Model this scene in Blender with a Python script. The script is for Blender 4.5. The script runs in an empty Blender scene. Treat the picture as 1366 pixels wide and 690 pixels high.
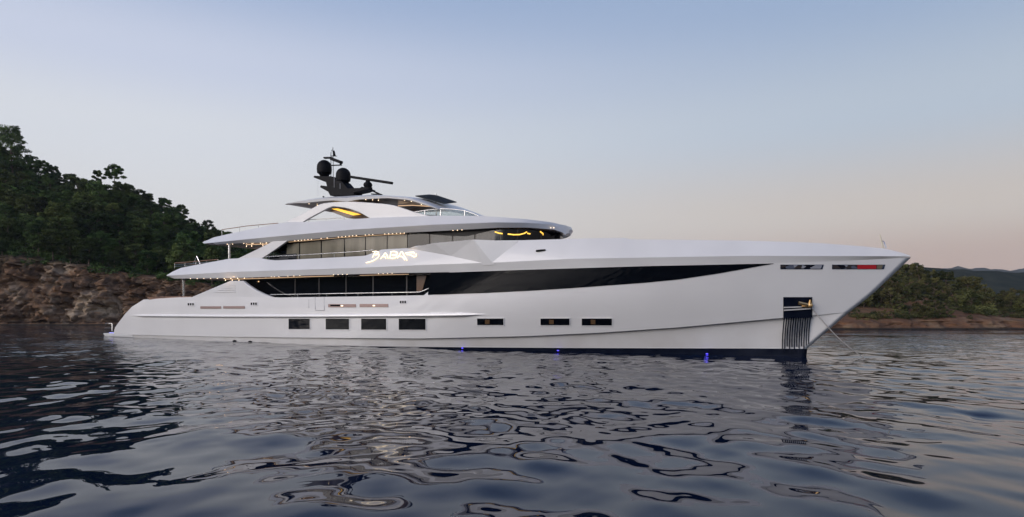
import bpy, bmesh, math, random
import numpy as np
from mathutils import Vector, noise, Matrix
R_ = math.radians
SC = bpy.context.scene
COL = SC.collection
random.seed(7); np.random.seed(7)

# ------------------------------------------------------------------ camera
CAMH, F, HY, CX = 1.9, 850.0, 420.0, 683.0
cd = bpy.data.cameras.new('camera'); cam = bpy.data.objects.new('camera', cd); COL.objects.link(cam)
cam.location = (0, 0, CAMH); cam.rotation_euler = (R_(90), 0, 0)
cd.sensor_width = 36; cd.lens = 36*F/1366; cd.shift_y = (HY-345)/1366
cd.clip_start = 0.1; cd.clip_end = 20000
SC.camera = cam
# ------------------------------------------------------------------ world and sun
SUN_EL, SUN_AZ = 1.6, -118.0      # azimuth from +Y, clockwise positive (to the right)
w = bpy.data.worlds.new('World'); SC.world = w; w.use_nodes = True
nt = w.node_tree; nt.nodes.clear()
def wn(t, **k):
    n = nt.nodes.new(t)
    for a, b in k.items(): setattr(n, a, b)
    return n
out = wn('ShaderNodeOutputWorld'); bg = wn('ShaderNodeBackground')
sky = wn('ShaderNodeTexSky', sky_type='NISHITA', sun_disc=False)
sky.sun_elevation = R_(SUN_EL); sky.sun_rotation = R_(SUN_AZ); sky.air_density = 1.0; sky.dust_density = 1.6; sky.ozone_density = 1.6
tc = wn('ShaderNodeTexCoord'); sep = wn('ShaderNodeSeparateXYZ')
nt.links.new(tc.outputs['Generated'], sep.inputs[0])
# dusk colours by height (right side / left side of the sky), blended over the physical sky
def ramp(stops):
    r = wn('ShaderNodeValToRGB'); r.color_ramp.interpolation = 'EASE'
    e = r.color_ramp.elements
    while len(e) < len(stops): e.new(0.5)
    for i, (p, c) in enumerate(stops): e[i].position = p; e[i].color = (*c, 1)
    return r
def lin(r, g, b):
    f = lambda c: (c/255/12.92) if c/255 <= .04045 else ((c/255+.055)/1.055)**2.4
    return (f(r), f(g), f(b))
rR = ramp([(0.0, lin(187,158,147)), (0.07, lin(193,171,160)), (0.14, lin(204,195,188)), (0.27, lin(184,196,211)), (0.42, lin(154,175,206)), (0.6, lin(84,108,162)), (0.8, lin(56,74,118)), (1, lin(44,58,96))])
rL = ramp([(0.0, lin(224,219,215)), (0.10, lin(223,222,222)), (0.25, lin(219,223,231)), (0.34, lin(203,211,231)), (0.46, lin(160,180,214)), (0.6, lin(104,124,168)), (0.8, lin(62,80,124)), (1, lin(48,62,100))])
nt.links.new(sep.outputs['Z'], rR.inputs[0]); nt.links.new(sep.outputs['Z'], rL.inputs[0])
mr = wn('ShaderNodeMapRange'); mr.inputs['From Min'].default_value = -0.55; mr.inputs['From Max'].default_value = 0.62; mr.interpolation_type = 'SMOOTHSTEP'
nt.links.new(sep.outputs['X'], mr.inputs['Value'])
mx = wn('ShaderNodeMix', data_type='RGBA'); nt.links.new(mr.outputs[0], mx.inputs['Factor'])
nt.links.new(rL.outputs[0], mx.inputs['A']); nt.links.new(rR.outputs[0], mx.inputs['B'])
sc_ = wn('ShaderNodeMix', data_type='RGBA', blend_type='MULTIPLY'); sc_.inputs['Factor'].default_value = 1
sc_.inputs['B'].default_value = (10, 10, 10, 1)
nt.links.new(mx.outputs['Result'], sc_.inputs['A'])
m2 = wn('ShaderNodeMix', data_type='RGBA'); m2.inputs['Factor'].default_value = 0.88
nt.links.new(sky.outputs[0], m2.inputs['A']); nt.links.new(sc_.outputs['Result'], m2.inputs['B'])
# brighter afterglow in the part of the sky behind the viewer, where the sun went down
gl = wn('ShaderNodeMapRange'); gl.interpolation_type = 'SMOOTHSTEP'; gl.inputs['From Min'].default_value = .15; gl.inputs['From Max'].default_value = -.8; gl.inputs['To Min'].default_value = 1; gl.inputs['To Max'].default_value = 2.3
nt.links.new(sep.outputs['Y'], gl.inputs['Value'])
gm = wn('ShaderNodeVectorMath', operation='SCALE'); nt.links.new(m2.outputs['Result'], gm.inputs[0]); nt.links.new(gl.outputs[0], gm.inputs['Scale'])
nt.links.new(gm.outputs[0], bg.inputs['Color']); bg.inputs['Strength'].default_value = 0.10
nt.links.new(bg.outputs[0], out.inputs[0])
sd = bpy.data.lights.new('sun', 'SUN'); so = bpy.data.objects.new('sun', sd); COL.objects.link(so)
sd.energy = 2.75; sd.angle = R_(50); sd.color = (1, .89, .80)
sx, sy, sz = math.sin(R_(SUN_AZ))*math.cos(R_(17)), math.cos(R_(SUN_AZ))*math.cos(R_(17)), math.sin(R_(17))
so.rotation_euler = Vector((sx, sy, sz)).to_track_quat('Z', 'Y').to_euler()
vs = SC.view_settings; vs.view_transform = 'Standard'; vs.look = 'None'; vs.gamma = 1; vs.exposure = 0.14; vs.use_curve_mapping = False
SC.cycles.max_bounces = 6; SC.cycles.caustics_reflective = False; SC.cycles.caustics_refractive = False
SC.cycles.sample_clamp_indirect = 4

# ------------------------------------------------------------------ materials
MATS = {}
def mat(name, base=(.5,.5,.5), rough=.5, metal=0, emit=None, es=0, coat=0, spec=.5, ior=1.5, alpha=1, trans=0):
    if name in MATS: return MATS[name]
    m = bpy.data.materials.new(name); m.use_nodes = True
    p = m.node_tree.nodes['Principled BSDF']
    p.inputs['Base Color'].default_value = (*base, 1); p.inputs['Roughness'].default_value = rough
    p.inputs['Metallic'].default_value = metal; p.inputs['Coat Weight'].default_value = coat
    p.inputs['Coat Roughness'].default_value = .04
    p.inputs['Specular IOR Level'].default_value = spec; p.inputs['IOR'].default_value = ior
    p.inputs['Alpha'].default_value = alpha; p.inputs['Transmission Weight'].default_value = trans
    if emit: p.inputs['Emission Color'].default_value = (*emit, 1); p.inputs['Emission Strength'].default_value = es
    MATS[name] = m; return m
def noisy(m, c1, c2, scale=1, detail=6, lo=.35, hi=.65, stretch=(1,1,1), bump=0, bscale=None, bdist=.1, rough=None):
    n = m.node_tree; N = n.nodes.new; p = n.nodes['Principled BSDF']
    g = N('ShaderNodeNewGeometry'); mp = N('ShaderNodeMapping'); mp.inputs['Scale'].default_value = stretch
    n.links.new(g.outputs['Position'], mp.inputs[0])
    t = N('ShaderNodeTexNoise'); t.inputs['Scale'].default_value = scale; t.inputs['Detail'].default_value = detail
    n.links.new(mp.outputs[0], t.inputs['Vector'])
    r = N('ShaderNodeMapRange'); r.inputs['From Min'].default_value = lo; r.inputs['From Max'].default_value = hi
    n.links.new(t.outputs['Fac'], r.inputs['Value'])
    x = N('ShaderNodeMix'); x.data_type = 'RGBA'; x.inputs['A'].default_value = (*c1, 1); x.inputs['B'].default_value = (*c2, 1)
    n.links.new(r.outputs[0], x.inputs['Factor']); n.links.new(x.outputs['Result'], p.inputs['Base Color'])
    if bump:
        t2 = N('ShaderNodeTexNoise'); t2.inputs['Scale'].default_value = bscale or scale*3; t2.inputs['Detail'].default_value = 8
        n.links.new(mp.outputs[0], t2.inputs['Vector'])
        b = N('ShaderNodeBump'); b.inputs['Strength'].default_value = bump; b.inputs['Distance'].default_value = bdist
        n.links.new(t2.outputs['Fac'], b.inputs['Height']); n.links.new(b.outputs[0], p.inputs['Normal'])
    return x
hullp = mat('white_hull_paint', (.62,.62,.64), .2, coat=.6)
noisy(hullp, (.735,.725,.715), (.77,.76,.75), .35, 3)
stain = mat('stained_white_paint', (.6,.57,.53), .3, coat=.2); noisy(stain, (.60,.58,.56), (.68,.67,.66), .5, 6)
deckp = mat('white_deck_paint', (.70,.70,.73), .3, coat=.2)
noisy(deckp, (.60,.595,.59), (.64,.635,.63), .5, 3)
antif = mat('dark_antifouling', (.008,.012,.03), .4, spec=.2)
noisy(antif, (.002,.004,.012), (.006,.009,.02), 2, 5)
bglass = mat('black_glass', (.003,.004,.006), .05, spec=.3)
bridgeg = mat('bridge_glass', (.003,.004,.006), .05, spec=.12)
visorm = mat('dark_tint_strip', (.004,.005,.007), .35, spec=.15)
curt = mat('curtained_glass', (.14,.13,.105), .10, spec=.3)
noisy(curt, (.115,.105,.078), (.185,.168,.128), 1.2, 3, stretch=(1,1,.15))
greyg = mat('grey_tinted_glass', (.055,.06,.065), .06, spec=.35)
noisy(greyg, (.022,.026,.03), (.04,.045,.05), 1.0, 3, stretch=(1,1,.3))
steel = mat('polished_steel', (.62,.62,.62), .22, 1)
teak = mat('teak_rail', (.22,.10,.045), .4); noisy(teak, (.18,.08,.035), (.27,.13,.06), 6, 5)
soff = mat('warm_soffit', (.30,.23,.17), .25, coat=.5); noisy(soff, (.27,.20,.15), (.34,.26,.20), 3, 3)
brown = mat('brown_ceiling', (.13,.07,.045), .3, coat=.3); noisy(brown, (.11,.06,.038), (.16,.09,.055), 3, 3)
blackm = mat('black_mast_paint', (.006,.006,.008), .6, spec=.12); noisy(blackm, (.003,.003,.004), (.006,.006,.008), 8, 4)
warm = mat('warm_lamp', (1,.8,.5), .5, emit=(1,.74,.48), es=4.5)
warm2 = mat('lit_sign', (1,.9,.7), .5, emit=(1,.80,.55), es=1.0)
gold = mat('gold_light_strip', (1,.7,.2), .5, emit=(1,.55,.06), es=1.3)
bluel = mat('blue_lamp', (.1,.1,1), .5, emit=(.10,.07,1), es=1.8)
pinkb = mat('brass_vent', (.33,.24,.22), .35, .4)
clear = mat('clear_glass', (.55,.65,.68), .02, trans=.85, ior=1.2)
ropem = mat('pale_rope', (.38,.36,.33), .8); noisy(ropem, (.3,.28,.25), (.5,.46,.42), 30, 2)
redm = mat('red_cloth', (.45,.015,.02), .5); olive = mat('olive_cushion', (.16,.14,.09), .6)
screen = mat('dark_awning', (.018,.022,.022), .7); noisy(screen, (.006,.009,.009), (.014,.017,.017), 12, 3)

# ------------------------------------------------------------------ helpers
def link(o, parent=None):
    COL.objects.link(o)
    if parent is not None: o.parent = parent
    return o
def mesh_obj(name, verts, faces, material, parent=None, smooth=30):
    me = bpy.data.meshes.new(name); me.from_pydata([tuple(v) for v in verts], [], faces); me.update()
    bm = bmesh.new(); bm.from_mesh(me); bmesh.ops.remove_doubles(bm, verts=bm.verts, dist=1e-5)
    bmesh.ops.recalc_face_normals(bm, faces=bm.faces); bm.to_mesh(me); bm.free()
    if material: me.materials.append(material)
    if smooth:
        me.shade_smooth(); me.set_sharp_from_angle(angle=R_(smooth))
    return link(bpy.data.objects.new(name, me), parent)
def tag(o, label=None, cat=None, group=None, kind=None):
    if label: o['label'] = label
    if cat: o['category'] = cat
    if group: o['group'] = group
    if kind: o['kind'] = kind
    return o
def empty(name, loc, rz=0):
    o = bpy.data.objects.new(name, None); o.location = loc; o.rotation_euler = (0,0,rz); o.empty_display_size = .5
    return link(o)
def tube_geo(pts, r, seg=8, r2=None):
    vs, fs = [], []; pts = [Vector(p) for p in pts]; n = len(pts)
    for i, p in enumerate(pts):
        d = (pts[min(i+1,n-1)]-pts[max(i-1,0)]).normalized()
        a = d.cross(Vector((0,0,1)) if abs(d.z) < .95 else Vector((1,0,0))).normalized(); b = d.cross(a)
        rr = r if r2 is None else r+(r2-r)*i/max(1,n-1)
        for k in range(seg):
            t = 2*math.pi*k/seg; vs.append(p+a*math.cos(t)*rr+b*math.sin(t)*rr)
    for i in range(n-1):
        for k in range(seg):
            fs.append((i*seg+k, i*seg+(k+1)%seg, (i+1)*seg+(k+1)%seg, (i+1)*seg+k))
    fs.append(tuple(range(seg))[::-1]); fs.append(tuple((n-1)*seg+k for k in range(seg)))
    return vs, fs
def join(geos):
    V, Fs = [], []
    for v, f in geos:
        o = len(V); V += list(v); Fs += [tuple(i+o for i in q) for q in f]
    return V, Fs
def box_geo(x0,x1,y0,y1,z0,z1):
    v = [(x,y,z) for x in (x0,x1) for y in (y0,y1) for z in (z0,z1)]
    return v, [(0,1,3,2),(4,6,7,5),(0,4,5,1),(2,3,7,6),(0,2,6,4),(1,5,7,3)]
def ball_geo(c, rx, ry, rz, nu=20, nv=12, zmin=-1):
    v, f = [], []
    a0 = math.asin(max(-1, zmin))
    for j in range(nv+1):
        a = a0+(math.pi/2-a0)*j/nv
        for i in range(nu):
            t = 2*math.pi*i/nu; v.append((c[0]+rx*math.cos(a)*math.cos(t), c[1]+ry*math.cos(a)*math.sin(t), c[2]+rz*math.sin(a)))
    for j in range(nv):
        for i in range(nu): f.append((j*nu+i, j*nu+(i+1)%nu, (j+1)*nu+(i+1)%nu, (j+1)*nu+i))
    f.append(tuple(range(nu))[::-1]); return v, f
def interp(tab, x): return float(np.interp(x, [t[0] for t in tab], [t[1] for t in tab]))

# ------------------------------------------------------------------ yacht frame: s along the keel, v out to starboard, z up
def ground(px, dy):
    Y = F*CAMH/dy; return Vector(((px-CX)/F*Y, Y))
BW = 3.55
S_ = ground(150, 29.5); C_ = ground(1077, 57.0)
L_ = (C_-S_).length; base_a = math.atan2(-(C_.y-S_.y), C_.x-S_.x); TH = base_a+math.asin(BW/L_)
AX = Vector((math.cos(TH), -math.sin(TH))); NX = Vector((-math.sin(TH), -math.cos(TH)))
O_ = S_-NX*BW
camS = (Vector((0,0))-O_).dot(AX); camV = (Vector((0,0))-O_).dot(NX)
SST = (C_-O_).dot(AX)
def ray_at_v(px, py, v):
    d = Vector(((px-CX)/F, 1.0)); ds, dv = d.dot(AX), d.dot(NX)
    t = (v-camV)/dv
    return camS+ds*t, CAMH-(py-HY)/F*t
def hit(px, py, surf):
    if not callable(surf): 
        s, z = ray_at_v(px, py, surf); return s, surf, z
    best = None; pv = None
    v = 5.5
    while v > -1:
        s, z = ray_at_v(px, py, v); g = v-surf(s, z)
        if g <= 0:
            if pv is not None and pg-g > 1e-9:
                v = v+(pv-v)*(-g)/(pg-g); s, z = ray_at_v(px, py, v)
            return s, v, z
        if best is None or g < best[0]: best = (g, s, v, z)
        pv, pg = v, g; v -= .05
    return best[1], best[2], best[3]
def loc(s, v, z): return (s, -v, z)
yacht = empty('motor_yacht', (O_.x, O_.y, 0), -TH)
tag(yacht, 'long white three-deck motor yacht anchored in the calm bay with its deck lamps lit', 'yacht')
print('yacht', TH*57.3, SST, camS, camV)

# hull form
stem_px = [(1078,470),(1076.5,466),(1082,457.8),(1110,434),(1162.5,394),(1216,343)]
stem = sorted([(ray_at_v(x,y,0)[1], ray_at_v(x,y,0)[0]) for x,y in stem_px])
stem = [(-1.5, stem[0][1]-.5)]+stem
ZB = stem[-1][0]
print('bow height', ZB)
def s_stem(z): return interp(stem, z)
def bh(s, z):
    zz = max(0, min(1, z/ZB))
    Bm = 3.62+.5*min(1, max(0, z)/2.2)
    if z < 0: Bm = 3.62*(1-.25*min(1, -z/1.5))
    Le = 26-4*zz; p = 1.75+.75*zz
    d = (s_stem(z)-s)/Le
    if d <= 0: return 0
    k = 1-(1-min(1,d))**p
    if s < 12: k *= 1-.07*((12-s)/12)**2
    return Bm*k
chine_px = [(168,446.7),(300,449.5),(400,450.5),(562,451.7),(700,448.7),(800,444),(904,437),(1035,425),(1084,421),(1130,416.5)]
chine = [(hit(x,y,bh)[0], hit(x,y,bh)[2]) for x,y in chine_px]
boot_px = [(168,449.0),(420,457),(539,460),(700,463),(800,464),(1070,465)]
boot = [(hit(x,460,bh)[0], z) for x, z in ((200,-.12),(430,-.06),(540,.05),(700,.17),(900,.30),(1070,.385))]
htop_px = [(197,399.5),(236,397),(256,396.4),(359,396.5),(376,397),(480,395.7),(570,394)]
htop = [(hit(x,y,4.05)[0], hit(x,y,4.05)[2]) for x,y in htop_px]
B_px = [(597,363),(700,359.4),(860,354.6),(1032,351),(1120,348.5),(1190,345),(1210,343.6)]
htop += [(hit(x,y,bh)[0], hit(x,y,bh)[2]) for x,y in B_px]
hst0 = [(0, hit(150,441,3.5)[0]), (hit(150,441,3.5)[2], hit(150,441,3.5)[0]), (hit(181,410.5,3.6)[2], hit(181,410.5,3.6)[0]), (hit(198,399.5,3.7)[2], hit(198,399.5,3.7)[0])]
def s0(z): return interp(hst0, z)
def chstep(s, z, side):  # small inward step under the knuckle
    return bh(s, z)-(0.0 if side else .07)
rows_def = ['keel','low','wl','boot','boot2','ch-','ch','m1','m2','m3','m4','top']
def hull_pt(t, row):
    s = 20; z = 0
    for _ in range(12):
        zc = interp(chine, s); zb = min(interp(boot, s), zc-.08); zt = interp(htop, s)
        z = {'keel':-1.3,'low':-.6,'wl':0,'boot':zb,'boot2':zb+.05,'ch-':zc-.015,'ch':zc,'m1':zc+(zt-zc)*.2,'m2':zc+(zt-zc)*.4,'m3':zc+(zt-zc)*.6,'m4':zc+(zt-zc)*.8,'top':zt}[row]
        a, b = s0(z), s_stem(z); s = a+(b-a)*t
    v = bh(s, z)
    fl = .11*max(0,min(1,(s-16)/18))
    if row in ('boot2','ch-') : v = v-min(.07+fl, v*.25)
    if row in ('boot','wl','low','keel'): v = v-min(.085+fl, v*.28)
    return s, v, z
NS = 220
ts = [1-(1-i/NS)**1.0 for i in range(NS+1)]
def build_hull():
    V, Fc, mi = [], [], []
    nr = len(rows_def)
    ring = nr*2
    for t in ts:
        P = [hull_pt(t, r) for r in rows_def]
        for s, v, z in P: V.append(loc(s, v, z))
        for s, v, z in reversed(P): V.append(loc(s, -v, z))
    for i in range(NS):
        for k in range(ring-1):
            if k == nr-1: continue       # open top, closed below by deck
            Fc.append((i*ring+k, i*ring+k+1, (i+1)*ring+k+1, (i+1)*ring+k))
            kk = k if k < nr-1 else ring-2-k
            mi.append(1 if rows_def[kk] in ('keel','low','wl') else (2 if rows_def[kk]=='boot2' else 0))
        Fc.append((i*ring+ring-1, i*ring, (i+1)*ring, (i+1)*ring+ring-1)); mi.append(1)
    Fc.append(tuple(range(ring))); mi.append(0)
    me = bpy.data.meshes.new('hull'); me.from_pydata(V, [], Fc)
    me.materials.append(hullp); me.materials.append(antif); me.materials.append(stain)
    me.polygons.foreach_set('material_index', mi)
    me.shade_smooth(); me.set_sharp_from_angle(angle=R_(17))
    o = link(bpy.data.objects.new('hull', me), yacht)
    md = o.modifiers.new('thick', 'SOLIDIFY'); md.thickness = .16; md.offset = -1 
    return o
# solidify outward/inward depends on winding; make it inside by recomputing normals
hull = build_hull()
bm = bmesh.new(); bm.from_mesh(hull.data); bmesh.ops.remove_doubles(bm, verts=bm.verts, dist=1e-4); bmesh.ops.recalc_face_normals(bm, faces=bm.faces); bm.to_mesh(hull.data); bm.free()
hull.modifiers.clear()

def patch(name, tl, tr, br, bl, surf, material, parent, off=.02, depth=.06, nx=1, ny=1):
    """A slab following surf between four outline curves (pixel corners or functions of 0..1)."""
    V, Fc = [], []
    top = tl if isinstance(tl, list) else [tl, tr]; bot = bl if isinstance(bl, list) else [bl, br]
    def along(c, u):
        x = c[0][0]+(c[-1][0]-c[0][0])*u
        return x, interp(c, x) if c[0][0] < c[-1][0] else c[0][1]
    grid = []
    for i in range(nx+1):
        u = i/nx; a = along(top, u); b = along(bot, u)
        for j in range(ny+1):
            w_ = j/ny; px, py = a[0]+(b[0]-a[0])*w_, a[1]+(b[1]-a[1])*w_
            grid.append(hit(px, py, surf))
    n = len(grid)
    for s, v, z in grid: V.append(loc(s, v+off, z))
    for s, v, z in grid: V.append(loc(s, v+off-depth, z))
    q = ny+1
    for i in range(nx):
        for j in range(ny):
            f = (i*q+j, i*q+j+1, (i+1)*q+j+1, (i+1)*q+j); Fc.append(f); Fc.append(tuple(k+n for k in f[::-1]))
    edge = [i*q for i in range(nx+1)]+[nx*q+j for j in range(1,q)]+[i*q+ny for i in range(nx-1,-1,-1)]+[j for j in range(ny-1,0,-1)]
    for k in range(len(edge)):
        a, b = edge[k], edge[(k+1)%len(edge)]; Fc.append((a, b, b+n, a+n))
    return mesh_obj(name, V, Fc, material, parent)
def panel(name, pts, v, thick, material, parent, holes=None, both=True):
    """pixel outline laid on the plane v, real thickness, port twin included."""
    obs = []
    for sg in ((1,-1) if both else (1,)):
        V = []; P = [ray_at_v(x,y,v) for x,y in pts]; n = len(P)
        for s,z in P: V.append(loc(s, sg*v, z))
        for s,z in P: V.append(loc(s, sg*(v-thick), z))
        Fc = [tuple(range(n)), tuple(range(2*n-1,n-1,-1))]+[(k,(k+1)%n,n+(k+1)%n,n+k) for k in range(n)]
        o = mesh_obj(name, V, Fc, material, parent); obs.append(o)
        bv = o.modifiers.new('bevel','BEVEL'); bv.width = .03; bv.segments = 2; bv.limit_method = 'ANGLE'
    return obs
def tube(name, pts, r, material, parent, seg=8, r2=None):
    v, f = tube_geo([loc(*p) for p in pts], r, seg, r2); return mesh_obj(name, v, f, material, parent, 50)

# main deck inside hull
def deck_sheet(name, tab, surf, dz, material, smin, smax, n=60, thick=.08, inset=.2):
    V, Fc = [], []
    for i in range(n+1):
        s = smin+(smax-smin)*i/n; z = interp(tab, s)+dz; b = max(.02, surf(s, z)-inset)
        V += [loc(s,b,z), loc(s,-b,z), loc(s,-b,z-thick), loc(s,b,z-thick)]
    for i in range(n):
        for k in range(4): Fc.append((i*4+k, i*4+(k+1)%4, (i+1)*4+(k+1)%4, (i+1)*4+k))
    Fc += [(0,1,2,3), (n*4+3,n*4+2,n*4+1,n*4)]
    return mesh_obj(name, V, Fc, material, parent=yacht)
teakd = mat('teak_deck', (.28,.19,.12), .6); noisy(teakd, (.24,.16,.10), (.33,.23,.15), 5, 4)
s_gate = htop[6][0]
deck_sheet('main_deck', [(0, 1.9), (60, 1.9)], bh, 0, teakd, s0(2)+.4, s_gate+3)
# bulwark capping along the aft main deck
tube('capping', [hit(x,y,4.03) for x,y in [(199,399.3),(236,397),(256,396.4)]], .06, teak, yacht)

# ------------------------------------------------------------------ deck bands
def band(name, T, K, Bt, bfun, inset, binset, material, n=150, floor_drop=.75, nose=None, wall=.15, soffit=None):
    """Overhanging deck: outer bevel B-K, bulwark K-T leaning in, deck inside; one closed loft."""
    x0, x1 = T[0][0], T[-1][0]
    V, Fc, mi = [], [], []; rec = []
    X = [x0+(x1-x0)*i/n for i in range(n+1)]
    last = -99
    for x in X:
        # find s on knuckle
        s, v, z = hit(x, interp(K, x), lambda a, b: bfun(a))
        if s <= last+.01: continue
        last = s
        zT = ray_at_v(x, interp(T, x), v-inset*.6)[1]; zB = ray_at_v(x, interp(Bt, x), v)[1]
        rec.append((s, max(0.0, bfun(s)), z, max(zT, z+.01), min(zB, z-.01)))
    if nose:
        xs0, tip, ztip = nose; rec = [r for r in rec if r[0] <= xs0]; l = rec[-1]
        for i in range(1, 15):
            u = math.sin(i/14*math.pi/2); s = l[0]+(tip-l[0])*u; e = math.sqrt(max(0,1-u*u)); e2 = .5+.5*e
            rec.append((s, max(0, bfun(s)), ztip+(l[2]-ztip)*e2, ztip+.02+(l[3]-ztip)*e2, ztip-.02+(l[4]-ztip)*e2))
    for s, b, zk, zt, zb in rec:
        bt = max(0, b-min(inset, b*.6)*min(1,(zt-zk)/.5)); bb = max(0, b-min(binset, b*.3)); wi = min(wall, bt*.3)
        zf = max(zb+.12, zt-(floor_drop if not nose or s < SF-1 else 0))
        half = [(0, zb+.02), (bb*.96, zb+.02), (bb, zb), (b, zk), (bt+.02 if b>.1 else bt, zt-.03), (bt, zt), (bt-wi, zt), (bt-wi, min(zf, zt-.005)), (0, min(zf, zt-.005))]
        for v, z in half: V.append(loc(s, v, z))
        for v, z in reversed(half[1:-1]): V.append(loc(s, -v, z))
    ring = 16
    for i in range(len(rec)-1):
        for k in range(ring):
            Fc.append((i*ring+k, i*ring+(k+1)%ring, (i+1)*ring+(k+1)%ring, (i+1)*ring+k))
    Fc.append(tuple(range(ring))); Fc.append(tuple((len(rec)-1)*ring+k for k in range(ring))[::-1])
    o = mesh_obj(name, V, Fc, material, yacht, 18)
    if soffit:
        o.data.materials.append(soffit)
        for p in o.data.polygons:
            if p.normal.z < -.95: p.material_index = 1
    return o, rec
UT = [(222,367.4),(226,363),(233,358),(250,354.7),(298,345.6),(317,344.6),(338,344),(350,346.5),(361,347.6),(418,344.8),(480,341.5),(496,336),(503,333),(541,330.9),(548,328.3),(585,325),(641,321),(690,320.5),(760,318.5),(828,317),(836,319.3),(880,319.5),(1000,321),(1060,322.7),(1100,324.6),(1150,328.5),(1180,332),(1200,337),(1214,341.6)]
UK = [(222,368),(230,367.4),(307,363),(380,360.4),(400,360),(480,357.3),(539,354.8),(560,353.7),(669,350),(759,345.5),(860,343.6),(1000,341.3),(1215,342)]
UB = [(222,369),(230,371.7),(307,371),(380,368.4),(400,367.5),(539,364),(595,363),(700,359.4),(860,354.6),(1032,351),(1120,348.5),(1190,345),(1214,342.8)]
zK_tab = []
def bU(s):
    z = interp(zK_tab, s) if zK_tab else 4.2
    b = bh(s, z)
    sA = US0
    if s < 9: b = min(b, 4.05*(1-.08*((9-s)/9)**2))
    if s < sA+1.2: b *= max(.0, .93+.07*(s-sA)/1.2)
    return b
US0 = hit(222,368,3.75)[0]
for x, y in UK[1:]:
    s, v, z = hit(x, y, bh if x > 300 else 4.0); zK_tab.append((s, z))
zK_tab = [(max(-5,a), b) for a, b in zK_tab]
updeck, UREC = band('upper_deck', UT, UK, UB, bU, .38, .14, deckp, n=230, soffit=soff)
ST = [(270,323),(277,317),(303,311),(360,299),(377,296.5),(400,296.3),(470,292),(494,290.4),(575,287.8),(636,288.2),(671,290.8),(700,293.3),(734,297.5),(757,303),(766,309)]
SK = [(270,324),(272,325),(316,320.6),(360,316.3),(470,306.4),(580,299.8),(660,296.8),(700,297.2),(734,299.5),(757,306),(766,310.5)]
SB = [(270,324.5),(272,326.3),(316,324),(360,322.8),(470,313.2),(580,307.5),(660,303),(700,302.8),(735,305.5),(757,312.5),(766,312.5)]
SS0 = hit(270,324,3.3)[0]
SS1 = hit(762,311,1.0)[0]-.9
SF = hit(640,300,3.6)[0]
print('sundeck s', SS0, SS1, SF)
def bS(s):
    b = 3.6
    if s < SS0+8: b = 3.6*(1-.06*((SS0+8-s)/8)**2)
    if s > SF: b = 3.6*max(0, 1-((s-SF)/(SS1-SF))**2.2)**.55
    return b
sundeck, SREC = band('sundeck', ST, SK, SB, bS, .5, .3, deckp, n=190, floor_drop=.7, soffit=soff, nose=(hit(722,300,2.6)[0], SS1, ray_at_v(762,312,.8)[1]))
def rec_at(REC, s, i): return float(np.interp(s, [r[0] for r in REC], [r[i] for r in REC]))
# nose cap of the sundeck roof: reach the tip
def uband(s, z):     # outer face of the upper deck bulwark
    b = bU(s); zk = rec_at(UREC, s, 2); zt = rec_at(UREC, s, 3)
    t = max(0, min(1, (z-zk)/max(.05, zt-zk)))
    if z < zk:
        zb = rec_at(UREC, s, 4); return b-.14*min(1, (zk-z)/max(.05, zk-zb))
    return b-.38*min(1,(zt-zk)/.5)*t

# ------------------------------------------------------------------ deck houses
def house(name, s_a, s_b, bf, zlo, zhi, lean, material, n=60, aft=0):
    V, Fc = [], []
    for i in range(n+1):
        u = i/n; s = s_a+(s_b-s_a)*u
        b = bf(s); b2 = max(0, b-lean); a = zlo(s); c = zhi(s)
        V += [loc(s,b,a), loc(s,b2,c), loc(s,-b2,c), loc(s,-b,a)]
    for i in range(n):
        for k in range(4): Fc.append((i*4+k, i*4+(k+1)%4, (i+1)*4+(k+1)%4, (i+1)*4+k))
    Fc += [(0,1,2,3), (n*4+3,n*4+2,n*4+1,n*4)]
    return mesh_obj(name, V, Fc, material, yacht)
VM = 3.0
sMa, sMb = hit(325,385,VM)[0], hit(640,380,VM)[0]
bM = lambda s: VM
house('main_deck_house', sMa, sMb, bM, lambda s: 1.9, lambda s: rec_at(UREC, s, 4)+.01, .02, bglass)
# mullions and a lit doorway on the main deck glass
for x in (394, 426, 462, 498, 543):
    a = hit(x,370,VM); b = hit(x,393,VM)
    v, f = box_geo(a[0]-.035,a[0]+.035,-VM-.03,-VM+.05,1.9,a[2]+.2); mesh_obj('window_mullion', v, f, mat('dark_frame',(.03,.03,.034),.3), yacht, 0)
patch('door', (556,368),(569,368),(563,389),(556,389), VM, mat('lit_wood_door',(.09,.045,.025),.25,emit=(1,.45,.2),es=.006), yacht, .02, .03)
# screen that closes the side deck forward, slanting
sl = [hit(x,y,4.0) for x,y in ((597,363.5),(573,391.5))]
v0 = [loc(sl[0][0],4.02,sl[0][2]),loc(sl[1][0],4.02,sl[1][2]),loc(sl[1][0]-.8,VM,sl[1][2]),loc(sl[0][0]-.8,VM,sl[0][2])]
v1 = [(a+.06,b,c) for a,b,c in v0]
mesh_obj('wind_screen', v0+v1, [(0,1,2,3),(7,6,5,4),(0,4,5,1),(1,5,6,2),(2,6,7,3),(3,7,4,0)], bglass, yacht)
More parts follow.
